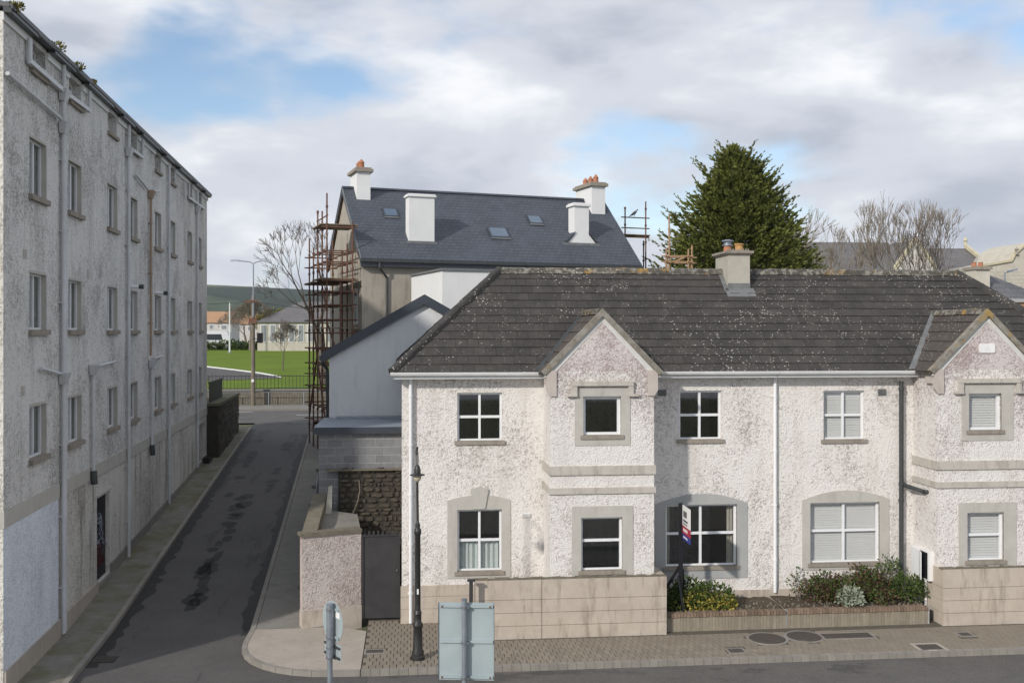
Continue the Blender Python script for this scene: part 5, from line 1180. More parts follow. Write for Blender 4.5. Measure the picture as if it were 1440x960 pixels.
apipe(84, 89, 890, hop=(126, 172, 524), dbl=True); apipe(126.5, 517, 668, hop=(513,), boot=True, r=0.05); apipe(177, 176, 783, hop=(208,)); apipe(208.5, 272, 500, 'pipe_rust', 0.045, hop=(268,)); apipe(210, 512, 630, hop=(506,), boot=True, r=0.045)
apipe(234.5, 232, 708); apipe(275, 268, 657, hop=(291,)); apipe(121, 128, 155, r=0.05); apipe(197, 196, 222, r=0.05); apipe(263, 258, 280, r=0.045); apipe(35.5, 55, 90, r=0.06)
def apipe_h(xa_, ya_, xb_, yb_, r=0.04, mat='pipe_grey', nm='waste_pipe', box=False):
    A_, B_ = L(FA, ua(xa_), -0.09, za_(xa_, ya_)), L(FA, ua(xb_), -0.09, za_(xb_, yb_))
    one(nm, lambda q: q.tube(A_, B_, r, r, 4 if box else 8), MT[mat], AB, not box)
apipe_h(35, 86, 82, 127, 0.075, nm='branch_gutter', box=True); apipe_h(88, 132, 121, 156, 0.07, nm='branch_gutter', box=True); apipe_h(4, 103, 80, 167, 0.045); apipe_h(52, 518, 82, 526, 0.04); apipe_h(128, 516, 158, 508, 0.04)
apipe_h(181, 210, 197, 222, 0.06, nm='branch_gutter', box=True); apipe_h(187, 245, 204, 266, 0.04); apipe_h(212, 270, 221, 268, 0.04); apipe_h(213, 504, 226, 500, 0.04); apipe_h(263, 278, 285, 294, 0.06, nm='branch_gutter', box=True)
for x, y in ((183, 403), (219, 412)):
    p = Vector(L(FA, ua(x), 0, za_(x, y))); q = one('flue', lambda q: q.tube(p, p - NA * 0.28, 0.06, 0.06, 10), MT['upvc'], AB); one('flue_cap', lambda q: q.tube(p - NA * 0.28, p - NA * 0.42, 0.075, 0.075, 10), MT['pipe_black'], q)
for x, y in ((35, 364), (91, 378), (124, 390), (142, 390), (32, 556), (93, 545), (253, 416)):
    u, z = ua(x), za_(x, y); one('wall_vent', lambda q: [q.lbox(FA, u - 0.13, u + 0.13, -0.012, 0.01, z + 0.045 * i, z + 0.045 * i + 0.03) for i in range(5)], MT['band'], AB)
one('meter_box', lambda q: q.lbox(FA, ua(284), ua(284) + 1.0, -0.35, -0.02, za_(284, 661), za_(284, 644)), MT['black_paint'], AB)
for i, (x, y, r) in enumerate(((69, 63, 0.13), (99, 90, 0.10), (8, 14, 0.10), (122, 112, 0.05))):
    b = MB(); c = L(FA, ua(x), -0.16, HTOP + 0.13); random.seed(40 + i); leafblob(b, c, r * 1.7, r, r, 170, 0.07, 0.8)
    o = b.build('weed_tuft', MT['moss'], None, recalc=False); tag(o, ('large tuft of weeds growing in the gutter above the nearest attic window', 'round tuft of weeds growing in the gutter beside the second attic window', 'weeds growing in the gutter at the near corner of the apartment block', 'tiny tuft of moss in the gutter past the second attic window')[i], 'weeds', 'weeds growing in the apartment gutter')
# rubble wall and iron fence beyond the block
sw = thing('stone_wall', tuple(L(FA, LEN + 4, 0, 1.5)), 'low dark stone wall running on past the apartment block', 'wall')
random.seed(77)
one('core', lambda q: q.hexa([L(FA, u, d, z) for z, u, d in ((0.5, LEN + 0.05, 0.45), (1.0, LEN + 8.5, 0.45), (1.0, LEN + 8.5, -0.5), (0.5, LEN + 0.05, -0.5), (3.8, LEN + 0.05, 0.45), (3.8, LEN + 8.5, 0.45), (3.8, LEN + 8.5, -0.5), (3.8, LEN + 0.05, -0.5))]), MT['stone_bed'], sw)
for r_ in range(11):
    u = LEN + 0.06
    while u < LEN + 8.4:
        w = random.uniform(0.4, 0.9); z = 1.25 + r_ * 0.235
        one('stone', lambda q: q.lbox(FA, u + 0.015, min(u + w, LEN + 8.48), -0.56 + random.uniform(-.03, .03), -0.49, z, z + 0.21), MT['stone'], sw); u += w
for u in (LEN + 8.45,):
    for r_ in range(11): one('stone', lambda q: q.lbox(FA, LEN + 8.5, LEN + 8.55, -0.5, 0.44, 1.25 + r_ * 0.235, 1.46 + r_ * 0.235), MT['stone'], sw)
one('coping', lambda q: q.lbox(FA, LEN + 0.05, LEN + 8.6, -0.6, 0.5, 3.84, 3.98), MT['moss_stone'] if 'moss_stone' in MT else plain('moss_stone', (0.12, 0.11, 0.06), (0.16, 0.15, 0.11), 2, 0.95), sw)
pf = thing('fence_panel', tuple(L(FA, LEN + 2, 0.1, 4)), 'black slatted iron panel on top of the stone wall past the apartments', 'fence')
for i in range(16): one('bar', lambda q: q.lbox(FA, LEN + 0.2 + i * 0.3, LEN + 0.42 + i * 0.3, -0.1, -0.07, 3.99, 4.95), MT['black_paint'], pf)
one('rail', lambda q: q.lbox(FA, LEN + 0.1, LEN + 5.1, -0.13, -0.04, 4.951, 5.02), MT['black_paint'], pf)
# ================================================================== FAR SIDE OF THE CROSS STREET
fp = one('footpath_far', lambda q: (q.box(-60, 60, 72.0, 76.5, 1.6, 2.0), q.box(-60, 60, 71.86, 71.998, 1.6, 2.01)), MT['conc_path']); fp['kind'] = 'structure'
for i, (x, y) in enumerate(((304, 591), (436, 583), (337, 579))):
    p = PG(x, y, 1.892); o = one('road_marking', lambda q: q.poly([(p[0] - 0.9, p[1] - 0.12, 1.892), (p[0] + 0.9, p[1] - 0.12, 1.892), (p[0] + 0.9, p[1] + 0.12, 1.892), (p[0] - 0.9, p[1] + 0.12, 1.892)]), MT['road_paint']); o['kind'] = 'structure'
def lawnz(Y): return 3.05 + (Y - 77.3) * 0.0395
# lawn with a tarmac path
q = MB(); ysl = [77.3, 80, 85, 90, 95, 100, 106, 112, 118, 124, 130]
for y in ysl:
    for x in (-50, -30, -20, -10, 0, 20, 60): q.v.append((x, y, lawnz(y)))
for j in range(len(ysl) - 1):
    for i in range(6): k0 = j * 7 + i; q.f.append((k0, k0 + 1, k0 + 8, k0 + 7)); q.mi.append(0)
tag(q.build('lawn', MT['lawn'], recalc=False), kind='structure')
def onlawn(x, y):
    Y = 95
    for _ in range(30):
        z = lawnz(Y); p = PG(x, y, z); Y = Y * 0.5 + p[1] * 0.5
    return Vector((p[0], p[1], z))
top = [onlawn(*p) for p in ((270, 514), (291, 516.5), (330, 521), (365, 525.5), (395, 531))]
bot = [onlawn(*p) for p in ((270, 537), (291, 535.5), (320, 534.5), (350, 533.5), (395, 532))]
q = MB()
for i in range(4): q.poly([v + Vector((0, 0, 0.03)) for v in (bot[i], bot[i + 1], top[i + 1], top[i])])
tag(q.build('lawn_path', MT['asphalt_side'], recalc=False), kind='structure')
q = MB()
for i in range(4): a, c = top[i], top[i + 1]; q.hexa([a + Vector((0, 0, -.1)), c + Vector((0, 0, -.1)), c + Vector((0, .45, -.1)), a + Vector((0, .45, -.1)), a + Vector((0, 0, .12)), c + Vector((0, 0, .12)), c + Vector((0, .45, .12)), a + Vector((0, .45, .12))])
tag(q.build('path_kerb', MT['render_white'], recalc=False), kind='structure')
rt = thing('retaining_wall', (-12, 76.7, 2), 'low rendered retaining wall below the park railings', 'wall')
one('wall', lambda q: q.box(-40, 20, 76.5, 76.9, 1.9, 3.02), MT['stone_cope'], rt); one('coping', lambda q: q.box(-40, 20, 76.42, 76.98, 3.022, 3.14), MT['conc_path'], rt)
rg = thing('park_railing', (-12, 77.1, 3), 'thin iron railing with upright bars along the edge of the green lawn', 'railing')
zr0, zr1 = 3.05, PZ(360, 527, 77.1)
for z in (zr0 + 0.12, zr1 - 0.12): one('rail', lambda q: q.box(-19.5, -1.5, 77.09, 77.13, z, z + 0.05), MT['cast_iron'], rg)
o = one('bar', lambda q: q.box(-0.014, 0.014, -0.014, 0.014, 0, zr1 - zr0), MT['cast_iron']); bme = o.data; bpy.data.objects.remove(o)
for i in range(66): inst('bar', bme, rg, Matrix.Translation((-19.4 + i * 0.272, 77.1, zr0)))
gr = thing('guard_rail', (-12, 75.9, 2), 'low galvanised pedestrian guard rail on the far footpath', 'guard rail')
zg1 = PZ(360, 551, 75.9)
for i in range(7):
    x = -18.5 + i * 2.6; one('post', lambda q: q.tube((x, 75.9, 2.0), (x, 75.9, zg1), 0.04, 0.04, 6), MT['galv'], gr)
    if i < 6:
        one('top_rail', lambda q: q.tube((x + 0.04, 75.9, zg1 - 0.03), (x + 2.56, 75.9, zg1 - 0.03), 0.025, 0.025, 6), MT['galv'], gr)
        one('infill', lambda q: [q.tube((x + 0.2 + k3 * 0.2, 75.9, 2.1), (x + 0.2 + k3 * 0.2, 75.9, zg1 - 0.04), 0.009, 0.009, 4) for k3 in range(12)], MT['galv'], gr)
# utility pole with double street light
upx, upy, _ = PG(356, 570, 2.0); up = thing('utility_pole', (upx, upy, 2.0), 'tall wooden pole carrying wires and a twin headed street light', 'pole')
ZU = lambda y: PZ(356, y, upy)
one('pole', lambda q: q.tube((upx, upy, 1.9), (upx, upy, ZU(415)), 0.17, 0.12, 12), MT['pole_wood'], up, True)
one('lamp_column', lambda q: q.tube((upx + 0.03, upy - 0.1, ZU(445)), (upx + 0.03, upy - 0.1, ZU(372)), 0.06, 0.045, 8), MT['galv'], up)
for s, xe in ((-1, 331), (1, 371)):
    e = Vector((PX(xe, upy), upy - 0.1, ZU(366.5))); m_ = Vector((upx + 0.03, upy - 0.1, ZU(371)))
    one('arm', lambda q: q.path([m_, m_ + Vector((s * 0.25, 0, 0.14)), e], 0.035, 6), MT['galv'], up)
    one('lamp_head', lambda q: q.hexa([e + Vector(v) for v in ((-0.35, -.12, -.06), (0.35, -.12, -.06), (0.35, .12, -.06), (-0.35, .12, -.06), (-0.25, -.08, .07), (0.25, -.08, .07), (0.25, .08, .07), (-0.25, .08, .07))]), MT['galv'], up)
one('cross_arm', lambda q: (q.box(upx - 0.6, upx + 0.4, upy - 0.2, upy - 0.12, ZU(425), ZU(422)), q.box(upx - 0.3, upx + 0.3, upy - 0.25, upy - 0.12, ZU(455), ZU(447))), MT['rust'], up)
one('switch_box', lambda q: (q.box(upx + 0.35, upx + 0.75, upy - 0.5, upy - 0.2, ZU(482), ZU(468)), q.tube((upx, upy - 0.3, ZU(476)), (upx + 0.4, upy - 0.3, ZU(476)), 0.03)), MT['black_paint'], up)
one('marker_plate', lambda q: q.box(upx - 0.10, upx + 0.08, upy - 0.19, upy - 0.175, ZU(537), ZU(533)), MT['white_board'], up)
def wire(p0, p1, sag, label):
    pts = []; p0 = Vector(p0); p1 = Vector(p1)
    for i in range(13): t = i / 12; pts.append(p0.lerp(p1, t) - Vector((0, 0, sag * 4 * t * (1 - t))))
    tag(one('overhead_wire', lambda q: q.path(pts, 0.022, 4), MT['black_paint']), label, 'wire', 'wires on the utility pole')
wire((upx, upy - .15, ZU(424)), (upx - 22, upy + 6, ZU(420)), 0.4, 'thin overhead wire running left from the wooden pole')
wire((upx, upy - .15, ZU(424)), (upx + 14, upy - 4, ZU(425) - 0.3), 0.5, 'thin overhead wire running right from the wooden pole')
# white flagpole, bus, car and far houses
fpx = onlawn(323, 496); fo = thing('flag_pole', tuple(fpx), 'plain white flagpole standing at the top of the lawn', 'flagpole')
one('shaft', lambda q: q.tube((fpx.x, fpx.y, fpx.z), (fpx.x, fpx.y, PZ(323, 425, fpx.y)), 0.11, 0.07, 10), MT['coach_white'], fo, True); one('foot', lambda q: q.lathe(fpx.x, fpx.y, [(0.25, fpx.z - .05), (0.25, fpx.z + 0.1), (0.12, fpx.z + 0.15)], 10), MT['galv'], fo)
cb = thing('coach', (PX(300, 138), 138, 5), 'white coach parked beyond the lawn, partly hidden by the apartment block', 'coach')
cxl, cxr = PX(270, 137), PX(324, 137); cz0, cz1 = 4.75, PZ(300, 465, 137)
one('body', lambda q: q.prism([(cxl, 137, cz0 + 0.4), (cxr, 137, cz0 + 0.4), (cxr, 137, cz0 + 1.3), (cxr - 0.35, 137, cz1 - 0.25), (cxr - 0.7, 137, cz1), (cxl, 137, cz1)], (0, 2.5, 0)), MT['coach_white'], cb)
one('side_window', lambda q: q.prism([(cxl + 0.2, 136.985, cz0 + 1.6), (cxr - 1.0, 136.985, cz0 + 1.6), (cxr - 1.2, 136.985, cz1 - 0.45), (cxl + 0.2, 136.985, cz1 - 0.45)], (0, 0.02, 0)), MT['car_dark'], cb)
for x in (cxl + 1, cxr - 1.3): one('wheel', lambda q: q.tube((x, 136.95, cz0 + 0.45), (x, 137.25, cz0 + 0.45), 0.48, 0.48, 14), MT['rubber'], cb)
pc = thing('parked_car', (PX(337, 134), 134, 4.9), 'small dark car parked behind the lawn near the white flagpole', 'car')
kx0, kx1 = PX(324, 134), PX(352, 134); kz = 4.75
one('body', lambda q: q.prism([(kx0, 134, kz + .3), (kx1, 134, kz + .3), (kx1, 134, kz + .8), (kx1 - .5, 134, kz + .95), (kx1 - 1.0, 134, kz + 1.42), (kx0 + .6, 134, kz + 1.42), (kx0 + .1, 134, kz + .95), (kx0, 134, kz + .8)], (0, 1.6, 0)), MT['car_dark'], pc)
one('window', lambda q: q.prism([(kx0 + .35, 133.99, kz + .95), (kx1 - .75, 133.99, kz + .95), (kx1 - 1.05, 133.99, kz + 1.35), (kx0 + .65, 133.99, kz + 1.35)], (0, .02, 0)), MT['rooflight'], pc)
for x in (kx0 + .5, kx1 - .6): one('wheel', lambda q: q.tube((x, 133.95, kz + .3), (x, 134.2, kz + .3), .32, .32, 12), MT['rubber'], pc)
def far_house(label, x0, x1, yt, ye, yb, Y, wmat, rmat, dep, wins, hip=0.0):
    a, c = PX(x0, Y), PX(x1, Y); xm = (x0 + x1) / 2; zt, ze, zb = PZ(xm, yt, Y + dep / 2), PZ(xm, ye, Y), PZ(xm, yb, Y)
    t = thing('distant_house', ((a + c) / 2, Y, zb), label, 'house', 'buildings beyond the lawn'); 
    one('walls', lambda q: q.box(a, c, Y, Y + dep, zb - 2, ze), MT[wmat], t)
    h = hip * (c - a)
    one('roof', lambda q: (q.poly([(a - .3, Y - .3, ze - .1), (c + .3, Y - .3, ze - .1), (c - h, Y + dep / 2, zt), (a + h, Y + dep / 2, zt)]), q.poly([(c + .3, Y + dep + .3, ze - .1), (a - .3, Y + dep + .3, ze - .1), (a + h, Y + dep / 2, zt), (c - h, Y + dep / 2, zt)]), q.poly([(a - .3, Y + dep + .3, ze - .1), (a - .3, Y - .3, ze - .1), (a + h, Y + dep / 2, zt)]), q.poly([(c + .3, Y - .3, ze - .1), (c + .3, Y + dep + .3, ze - .1), (c - h, Y + dep / 2, zt)]), q.poly([(a - .3, Y - .3, ze - .11), (a - .3, Y + dep + .3, ze - .11), (c + .3, Y + dep + .3, ze - .11), (c + .3, Y - .3, ze - .11)])), MT[rmat], t)
    for (u0, u1, v0, v1) in wins:
        w = one('window', lambda q: q.box(PX(u0, Y), PX(u1, Y), Y - .06, Y - .005, PZ(xm, v1, Y), PZ(xm, v0, Y)), MT['coach_white'], t)
        e = (PX(u1, Y) - PX(u0, Y)) * 0.14; one('pane', lambda q: q.box(PX(u0, Y) + e, PX(u1, Y) - e, Y - .09, Y - .062, PZ(xm, v1, Y) + e, PZ(xm, v0, Y) - e), MT['net'], w)
    return t
far_house('distant house with an orange tiled roof seen past the apartment block', 283, 325, 438, 453, 476, 190, 'house_far', 'roof_orange', 9, [(294, 300, 456, 463), (310, 320, 456, 464)])
far_house('second distant orange roofed house behind bare trees', 328, 362, 441, 455, 478, 205, 'house_far', 'roof_orange', 9, [(333, 339, 458, 465), (348, 354, 458, 465)])
far_house('long low cream school hall with grey hipped roof and tall windows', 362, 545, 424, 452, 498, 128, 'church_stone', 'slate_old', 14, [(366 + 13.2 * i, 375 + 13.2 * i, 456, 481) for i in range(9)], 0.28)
hd = MB(); random.seed(61)
for i in range(16): leafblob(hd, (PX(286 + i * 5.5, 131) + random.uniform(-.3, .3), 131 + random.uniform(-.4, .4), 5.5), 0.8, 0.6, 0.6 + random.uniform(0, .3), 150, 0.28)
tag(hd.build('hedge', MT['leaf_green'], None, recalc=False), 'low clipped green hedge along the back edge of the lawn', 'hedge')
# ================================================================== RIGHT BACKGROUND
def gabled(name, label, cat, x0, x1, yt, ye, Y, dep, wmat, rmat, trim=True):
    a, c = PX(x0, Y), PX(x1, Y); ze, zt = PZ(x0, ye, Y), PZ(x0, yt, Y + dep / 2); t = thing(name, ((a + c) / 2, Y, 1), label, cat)
    one('walls', lambda q: q.box(a, c, Y, Y + dep, 0, ze), MT[wmat], t)
    one('roof', lambda q: q.prism([(a - .1, Y - .3, ze), (a - .1, Y + dep / 2, zt), (a - .1, Y + dep + .3, ze)], (c - a + .2, 0, 0)), MT[rmat], t)
    if trim:
        for x in (a - .3, c - .05): one('coping', lambda q: q.prism([(x, Y - .4, ze), (x, Y + dep / 2, zt + .1), (x, Y + dep / 2, zt + .5), (x, Y - .4, ze + .4)], (.35, 0, 0)), MT['church_trim'], t); one('finial', lambda q: q.lathe(x + .17, Y + dep / 2, [(0.22, zt + .3), (0.12, zt + .7), (0.25, zt + .9), (0.05, zt + 1.3)], 8), MT['church_trim'], t)
    return t
gabled('school_wing', 'long slate roofed stone building with a pale coped gable behind bare trees', 'building', 1310, 1400, 349, 385, 100, 12, 'church_stone', 'slate_old')
gabled('school_wing', 'dark slate roofed range partly hidden behind the conifer and bare trees', 'building', 1120, 1285, 340, 385, 108, 13, 'house_far', 'slate_old', False)
# front-facing gable between them
Yg = 96; ga = PX(1288, Yg); gw = PX(1288, Yg) - PX(1262, Yg); t = thing('school_gable', (ga, Yg, 1), 'cream gabled wing with pale stone coping seen through the bare trees', 'building')
gzt, gze2 = PZ(1288, 338, Yg), PZ(1262, 378, Yg)
one('wall', lambda q: q.prism([(ga - gw, Yg, 0), (ga + gw, Yg, 0), (ga + gw, Yg, gze2), (ga, Yg, gzt), (ga - gw, Yg, gze2)], (0, .4, 0)), MT['house_far'], t)
for s in (-1, 1):
    one('coping', lambda q: q.prism([(ga, Yg - .15, gzt), (ga + s * (gw + .2), Yg - .15, gze2 - .1), (ga + s * (gw + .2), Yg - .15, gze2 + .3), (ga, Yg - .15, gzt + .45)], (0, .6, 0)), MT['church_trim'], t)
    one('roof', lambda q: q.prism([(ga, Yg + .4, gzt + .1), (ga + s * (gw + .2), Yg + .4, gze2), (ga + s * (gw + .2), Yg + .4, gze2 - .15), (ga, Yg + .4, gzt - .05)], (0, 14, 0)), MT['slate_old'], t)
# stone church at the right edge
Yc = 78; t = thing('stone_church', (PX(1430, Yc), Yc, 1), 'pale stone building with stepped gable at the right edge of the view', 'church')
pts = [(1388, 420), (1388, 373), (1424, 366), (1429, 356), (1440, 346), (1452, 340), (1470, 352), (1482, 368), (1520, 372), (1520, 420)]
one('wall', lambda q: q.prism([P(x, y, Yc) for x, y in pts] + [], (0, 6, 0)), MT['church_stone'], t)
cop = [(1387, 371), (1424, 364.5), (1429, 354.5), (1440, 344.5), (1452, 338.5)]
for (x0, y0), (x1, y1) in zip(cop, cop[1:]): one('coping', lambda q: q.prism([P(x0, y0 + 3, Yc - .15), P(x1, y1 + 3, Yc - .15), P(x1, y1, Yc - .15), P(x0, y0, Yc - .15)], (0, .5, 0)), MT['church_trim'], t)
for x, y in ((1429, 358),): one('finial', lambda q: q.lathe(PX(x, Yc), Yc - .05, [(.2, PZ(x, y, Yc)), (.1, PZ(x, y - 5, Yc)), (.18, PZ(x, y - 7, Yc)), (.03, PZ(x, y - 10, Yc))], 8), MT['sillc'], t)
random.seed(3)
for r_ in range(9):
    for c_ in range(6):
        x = 1392 + c_ * 9 + (4 if r_ % 2 else 0); y = 378 + r_ * 5; one('ashlar_block', lambda q: q.box(PX(x, Yc) + .02, PX(x + 8.6, Yc), Yc - random.uniform(.015, .04), Yc - .002, PZ(x, y + 4.5, Yc), PZ(x, y, Yc)), MT['church_stone'], t)
# low slate roof and chimney just behind the right hip
Yd = 40; t = thing('slate_cottage', (PX(1400, Yd), Yd, 1), 'low cottage with plain grey slate roof and brick chimney behind the right house', 'house')
ra_, rb_ = P(1383, 386, Yd + 3), P(1470, 418, Yd + 1.0)
one('roof', lambda q: (q.prism([P(1385, 384, Yd + 3), P(1480, 421, Yd + 3), P(1480, 450, Yd), P(1345, 440, Yd)], (0, 0, -.15)), q.poly([P(1385, 384, Yd + 3), P(1345, 440, Yd), P(1345, 425, Yd + 6)])), MT['slate_dark'], t)
one('walls', lambda q: q.box(PX(1350, Yd + .3), PX(1470, Yd + .3), Yd + .3, Yd + 5.5, 0, PZ(1380, 436, Yd)), MT['house_far'], t)
chm = one('chimney', lambda q: q.box(PX(1372, Yd + 2), PX(1392, Yd + 2), Yd + 2, Yd + 2.8, 6, PZ(1380, 379, Yd + 2)), MT['church_stone'], t)
one('cap_slab', lambda q: q.box(PX(1370, Yd + 2), PX(1394, Yd + 2), Yd + 1.9, Yd + 2.9, PZ(1380, 379, Yd + 2), PZ(1380, 374.5, Yd + 2)), MT['sillc'], chm)
for i in range(2): one('chimney_pot', lambda q: q.lathe(PX(1377 + 9 * i, Yd + 2), Yd + 2.4, [(.12, PZ(1380, 374.5, Yd + 2)), (.1, PZ(1380, 369, Yd + 2)), (.12, PZ(1380, 368, Yd + 2))], 8), MT['terracotta'], chm)
t = thing('wide_shop_roof', (PX(1440, 36), 36, 1), 'cream capped low roof edge peeping past the right hip', 'building')
one('parapet', lambda q: q.box(PX(1422, 36), PX(1480, 36), 36, 38, 0, PZ(1430, 425, 36)), MT['roof_orange'], t); one('capping', lambda q: q.box(PX(1420, 36), PX(1482, 36), 35.9, 38.1, PZ(1430, 425, 36) + .001, PZ(1430, 420, 36)), MT['cement_blue'], t)
lpx, lpy = PX(1413, 60), 60; t = thing('street_light', (lpx, lpy, 1), 'slim grey street light with one arm beyond the right house roof', 'street light')
one('column', lambda q: q.tube((lpx, lpy, 1), (lpx, lpy, PZ(1413, 384, lpy)), 0.08, 0.05, 8), MT['galv'], t); one('lamp_head', lambda q: q.hexa([(lpx + dx, lpy + dy, PZ(1413, 380, lpy) + dz) for dx, dy, dz in ((.2, -.1, -.16), (.85, -.1, .02), (.85, .1, .02), (.2, .1, -.16), (.2, -.1, -.02), (.85, -.07, .12), (.85, .07, .12), (.2, .1, -.02))]), MT['galv'], t); one('arm', lambda q: q.tube((lpx, lpy, PZ(1413, 384, lpy)), (lpx + .3, lpy, PZ(1413, 381, lpy)), .035, .035, 6), MT['galv'], t)

# ================================================================== SCAFFOLDS
def scaffold(label, uv, zlev, ztops, mat, boards, zb, u0, extra=()):
    """uv: list of plan points of standards; boards: (i,j,k,l,z) quads by plan point"""
    p = [Vector((a, c, 0)) for a, c in uv]; t = thing('scaffold', tuple(p[0] + Vector((0, 0, zb))), label, 'scaffold', 'scaffolding round the slate roofed building')
    for a, zt_ in zip(p, ztops): 
        o = one('standard', lambda q: q.tube(a + Vector((0, 0, zb)), a + Vector((0, 0, zt_)), 0.042, 0.042, 6), MT[mat], t)
        z = zb + 1
        while z < zt_: one('coupler', lambda q: q.tube(a + Vector((0, 0, z)), a + Vector((0, 0, z + .12)), 0.066, 0.066, 6), MT[mat], o); z += 1.0
    for z in zlev:
        for i in range(len(p)):
            for j in range(i + 1, len(p)):
                if z < min(ztops[i], ztops[j]) and (i, j) in u0:
                    d = (p[j] - p[i]).normalized() * .25; one('ledger', lambda q: q.tube(p[i] - d + Vector((0, 0, z)), p[j] + d + Vector((0, 0, z)), 0.035, 0.035, 6), MT[mat], t)
    for (i, j, k2, l2, z) in boards:
        A_, B_, C_, D_ = p[i], p[j], p[k2], p[l2]
        for s in range(5):
            a0, a1 = A_.lerp(D_, s / 5 + .01), A_.lerp(D_, (s + 1) / 5 - .01); b0_, b1_ = B_.lerp(C_, s / 5 + .01), B_.lerp(C_, (s + 1) / 5 - .01); e = (b0_ - a0).normalized() * .3
            one('scaffold_board', lambda q: q.prism([v + Vector((0, 0, z)) for v in (a0 - e, b0_ + e, b1_ + e, a1 - e)], (0, 0, .05)), MT['board'], t)
    for (i, z0, j, z1) in extra: one('brace', lambda q: q.tube(p[i] + Vector((0, 0, z0)), p[j] + Vector((0, 0, z1)), .045, .045, 6), MT[mat], t)
    return t
def sp2(u, d): v = LS(u, d, 0); return (v[0], v[1])
uv = [sp2(-0.35, 0.4), sp2(-0.35, 3.0), sp2(-0.35, 5.6), sp2(-1.6, 0.4), sp2(-1.6, 3.0), sp2(-1.6, 5.6), sp2(-0.35, 1.7), sp2(-1.6, 1.7), sp2(-1.6, 4.3), sp2(-0.95, 0.35)]
def zs_(y): return CZ - (y - HY) / FPX * 50.5
con = {(0, 1), (1, 2), (3, 4), (4, 5), (0, 3), (1, 4), (2, 5), (6, 7)}
scaffold('tall rusty scaffold tower against the street gable of the slate roofed building', uv, [2.9] + [zs_(y) for y in (570, 545, 528, 512, 490, 468, 450, 430, 412, 397, 372, 357, 325, 310)], [zs_(318), zs_(350), zs_(330), zs_(280), zs_(295), zs_(328), zs_(345), zs_(300), zs_(345), zs_(400)], 'rust', [(0, 3, 4, 1, zs_(395)), (1, 4, 5, 2, zs_(397)), (0, 3, 4, 1, zs_(322)), (0, 3, 4, 1, zs_(462))], 1.5, con, [(3, 2.5, 4, 6.0), (0, 4, 3, 8), (4, 6, 5, 9.5), (3, 8.5, 4, 11), (5, 3, 4, 6.5), (3, 5.5, 7, 8), (0, 2.5, 3, 5)])
uvr = [sp2(s_at(879, 5.2), 5.2), sp2(s_at(877, 6.6), 6.6), sp2(s_at(908, 5.2), 5.2), sp2(s_at(905, 6.6), 6.6)]
def zt_(y): return CZ - (y - HY) / FPX * 58.5
sr = scaffold('rusty scaffold with guard rails at the far end of the slate roofed building', uvr, [zt_(303), zt_(318), zt_(331)], [zt_(290), zt_(332), zt_(279), zt_(332)], 'rust', [(0, 2, 3, 1, zt_(328))], 1.8, {(0, 2)})
Yz = 50; uvs = [(PX(937, Yz), Yz), (PX(941, Yz + 1), Yz + 1), (PX(968, Yz), Yz), (PX(973, Yz + 1), Yz + 1)]
scaffold('small light brown scaffold top rising behind the house ridge beside the conifer', uvs, [PZ(950, y, Yz) for y in (360, 368, 400)], [PZ(937, 349, Yz), PZ(941, 298, Yz), PZ(968, 350, Yz), PZ(973, 342, Yz)], 'rust_light', [], 1.8, {(0, 1), (2, 3), (0, 2), (1, 3)}, [(1, PZ(941, 368, Yz), 2, PZ(968, 361, Yz))])
# pigeon on the scaffold rail
pg0 = Vector(uvr[0] + (0,)); pg1 = Vector(uvr[2] + (0,)); pgp = pg0.lerp(pg1, 0.45); pz = zt_(303) + 0.05
pg = thing('pigeon', (pgp.x, pgp.y, pz), 'grey pigeon perched on the scaffold guard rail', 'bird')
def pigeon():
    me = bpy.data.meshes.new('body'); o = bpy.data.objects.new('body', me); COL.objects.link(o); bm = bmesh.new()
    prof = [(-0.26, -0.07, 0.012), (-0.16, 0.0, 0.035), (-0.06, 0.07, 0.075), (0.03, 0.12, 0.085), (0.09, 0.17, 0.06), (0.115, 0.215, 0.036), (0.125, 0.245, 0.04), (0.15, 0.255, 0.028), (0.185, 0.245, 0.008)]
    rings = []
    for x, z, r in prof: rings.append([bm.verts.new((x - 0.3 * r * math.sin(t) * 0, r * math.cos(t) * 0.85, z + 0.07 + r * math.sin(t))) for t in [2 * math.pi * i / 10 for i in range(10)]])
    for a, c in zip(rings, rings[1:]):
        for i in range(10): bm.faces.new((a[i], a[(i + 1) % 10], c[(i + 1) % 10], c[i]))
    bm.faces.new(rings[0][::-1]); bm.faces.new(rings[-1]); bmesh.ops.recalc_face_normals(bm, faces=bm.faces); bm.to_mesh(me); bm.free()
    me.materials.append(MT['bird']); me.polygons.foreach_set('use_smooth', [True] * len(me.polygons)); o.parent = pg; o.scale = (1.3, 1.3, 1.3)
pigeon()
for s in (-.03, .03): one('leg', lambda q: q.tube((pgp.x, pgp.y + s, pz), (pgp.x, pgp.y + s, pz + .12), .008, .008, 5), MT['terracotta'], pg)
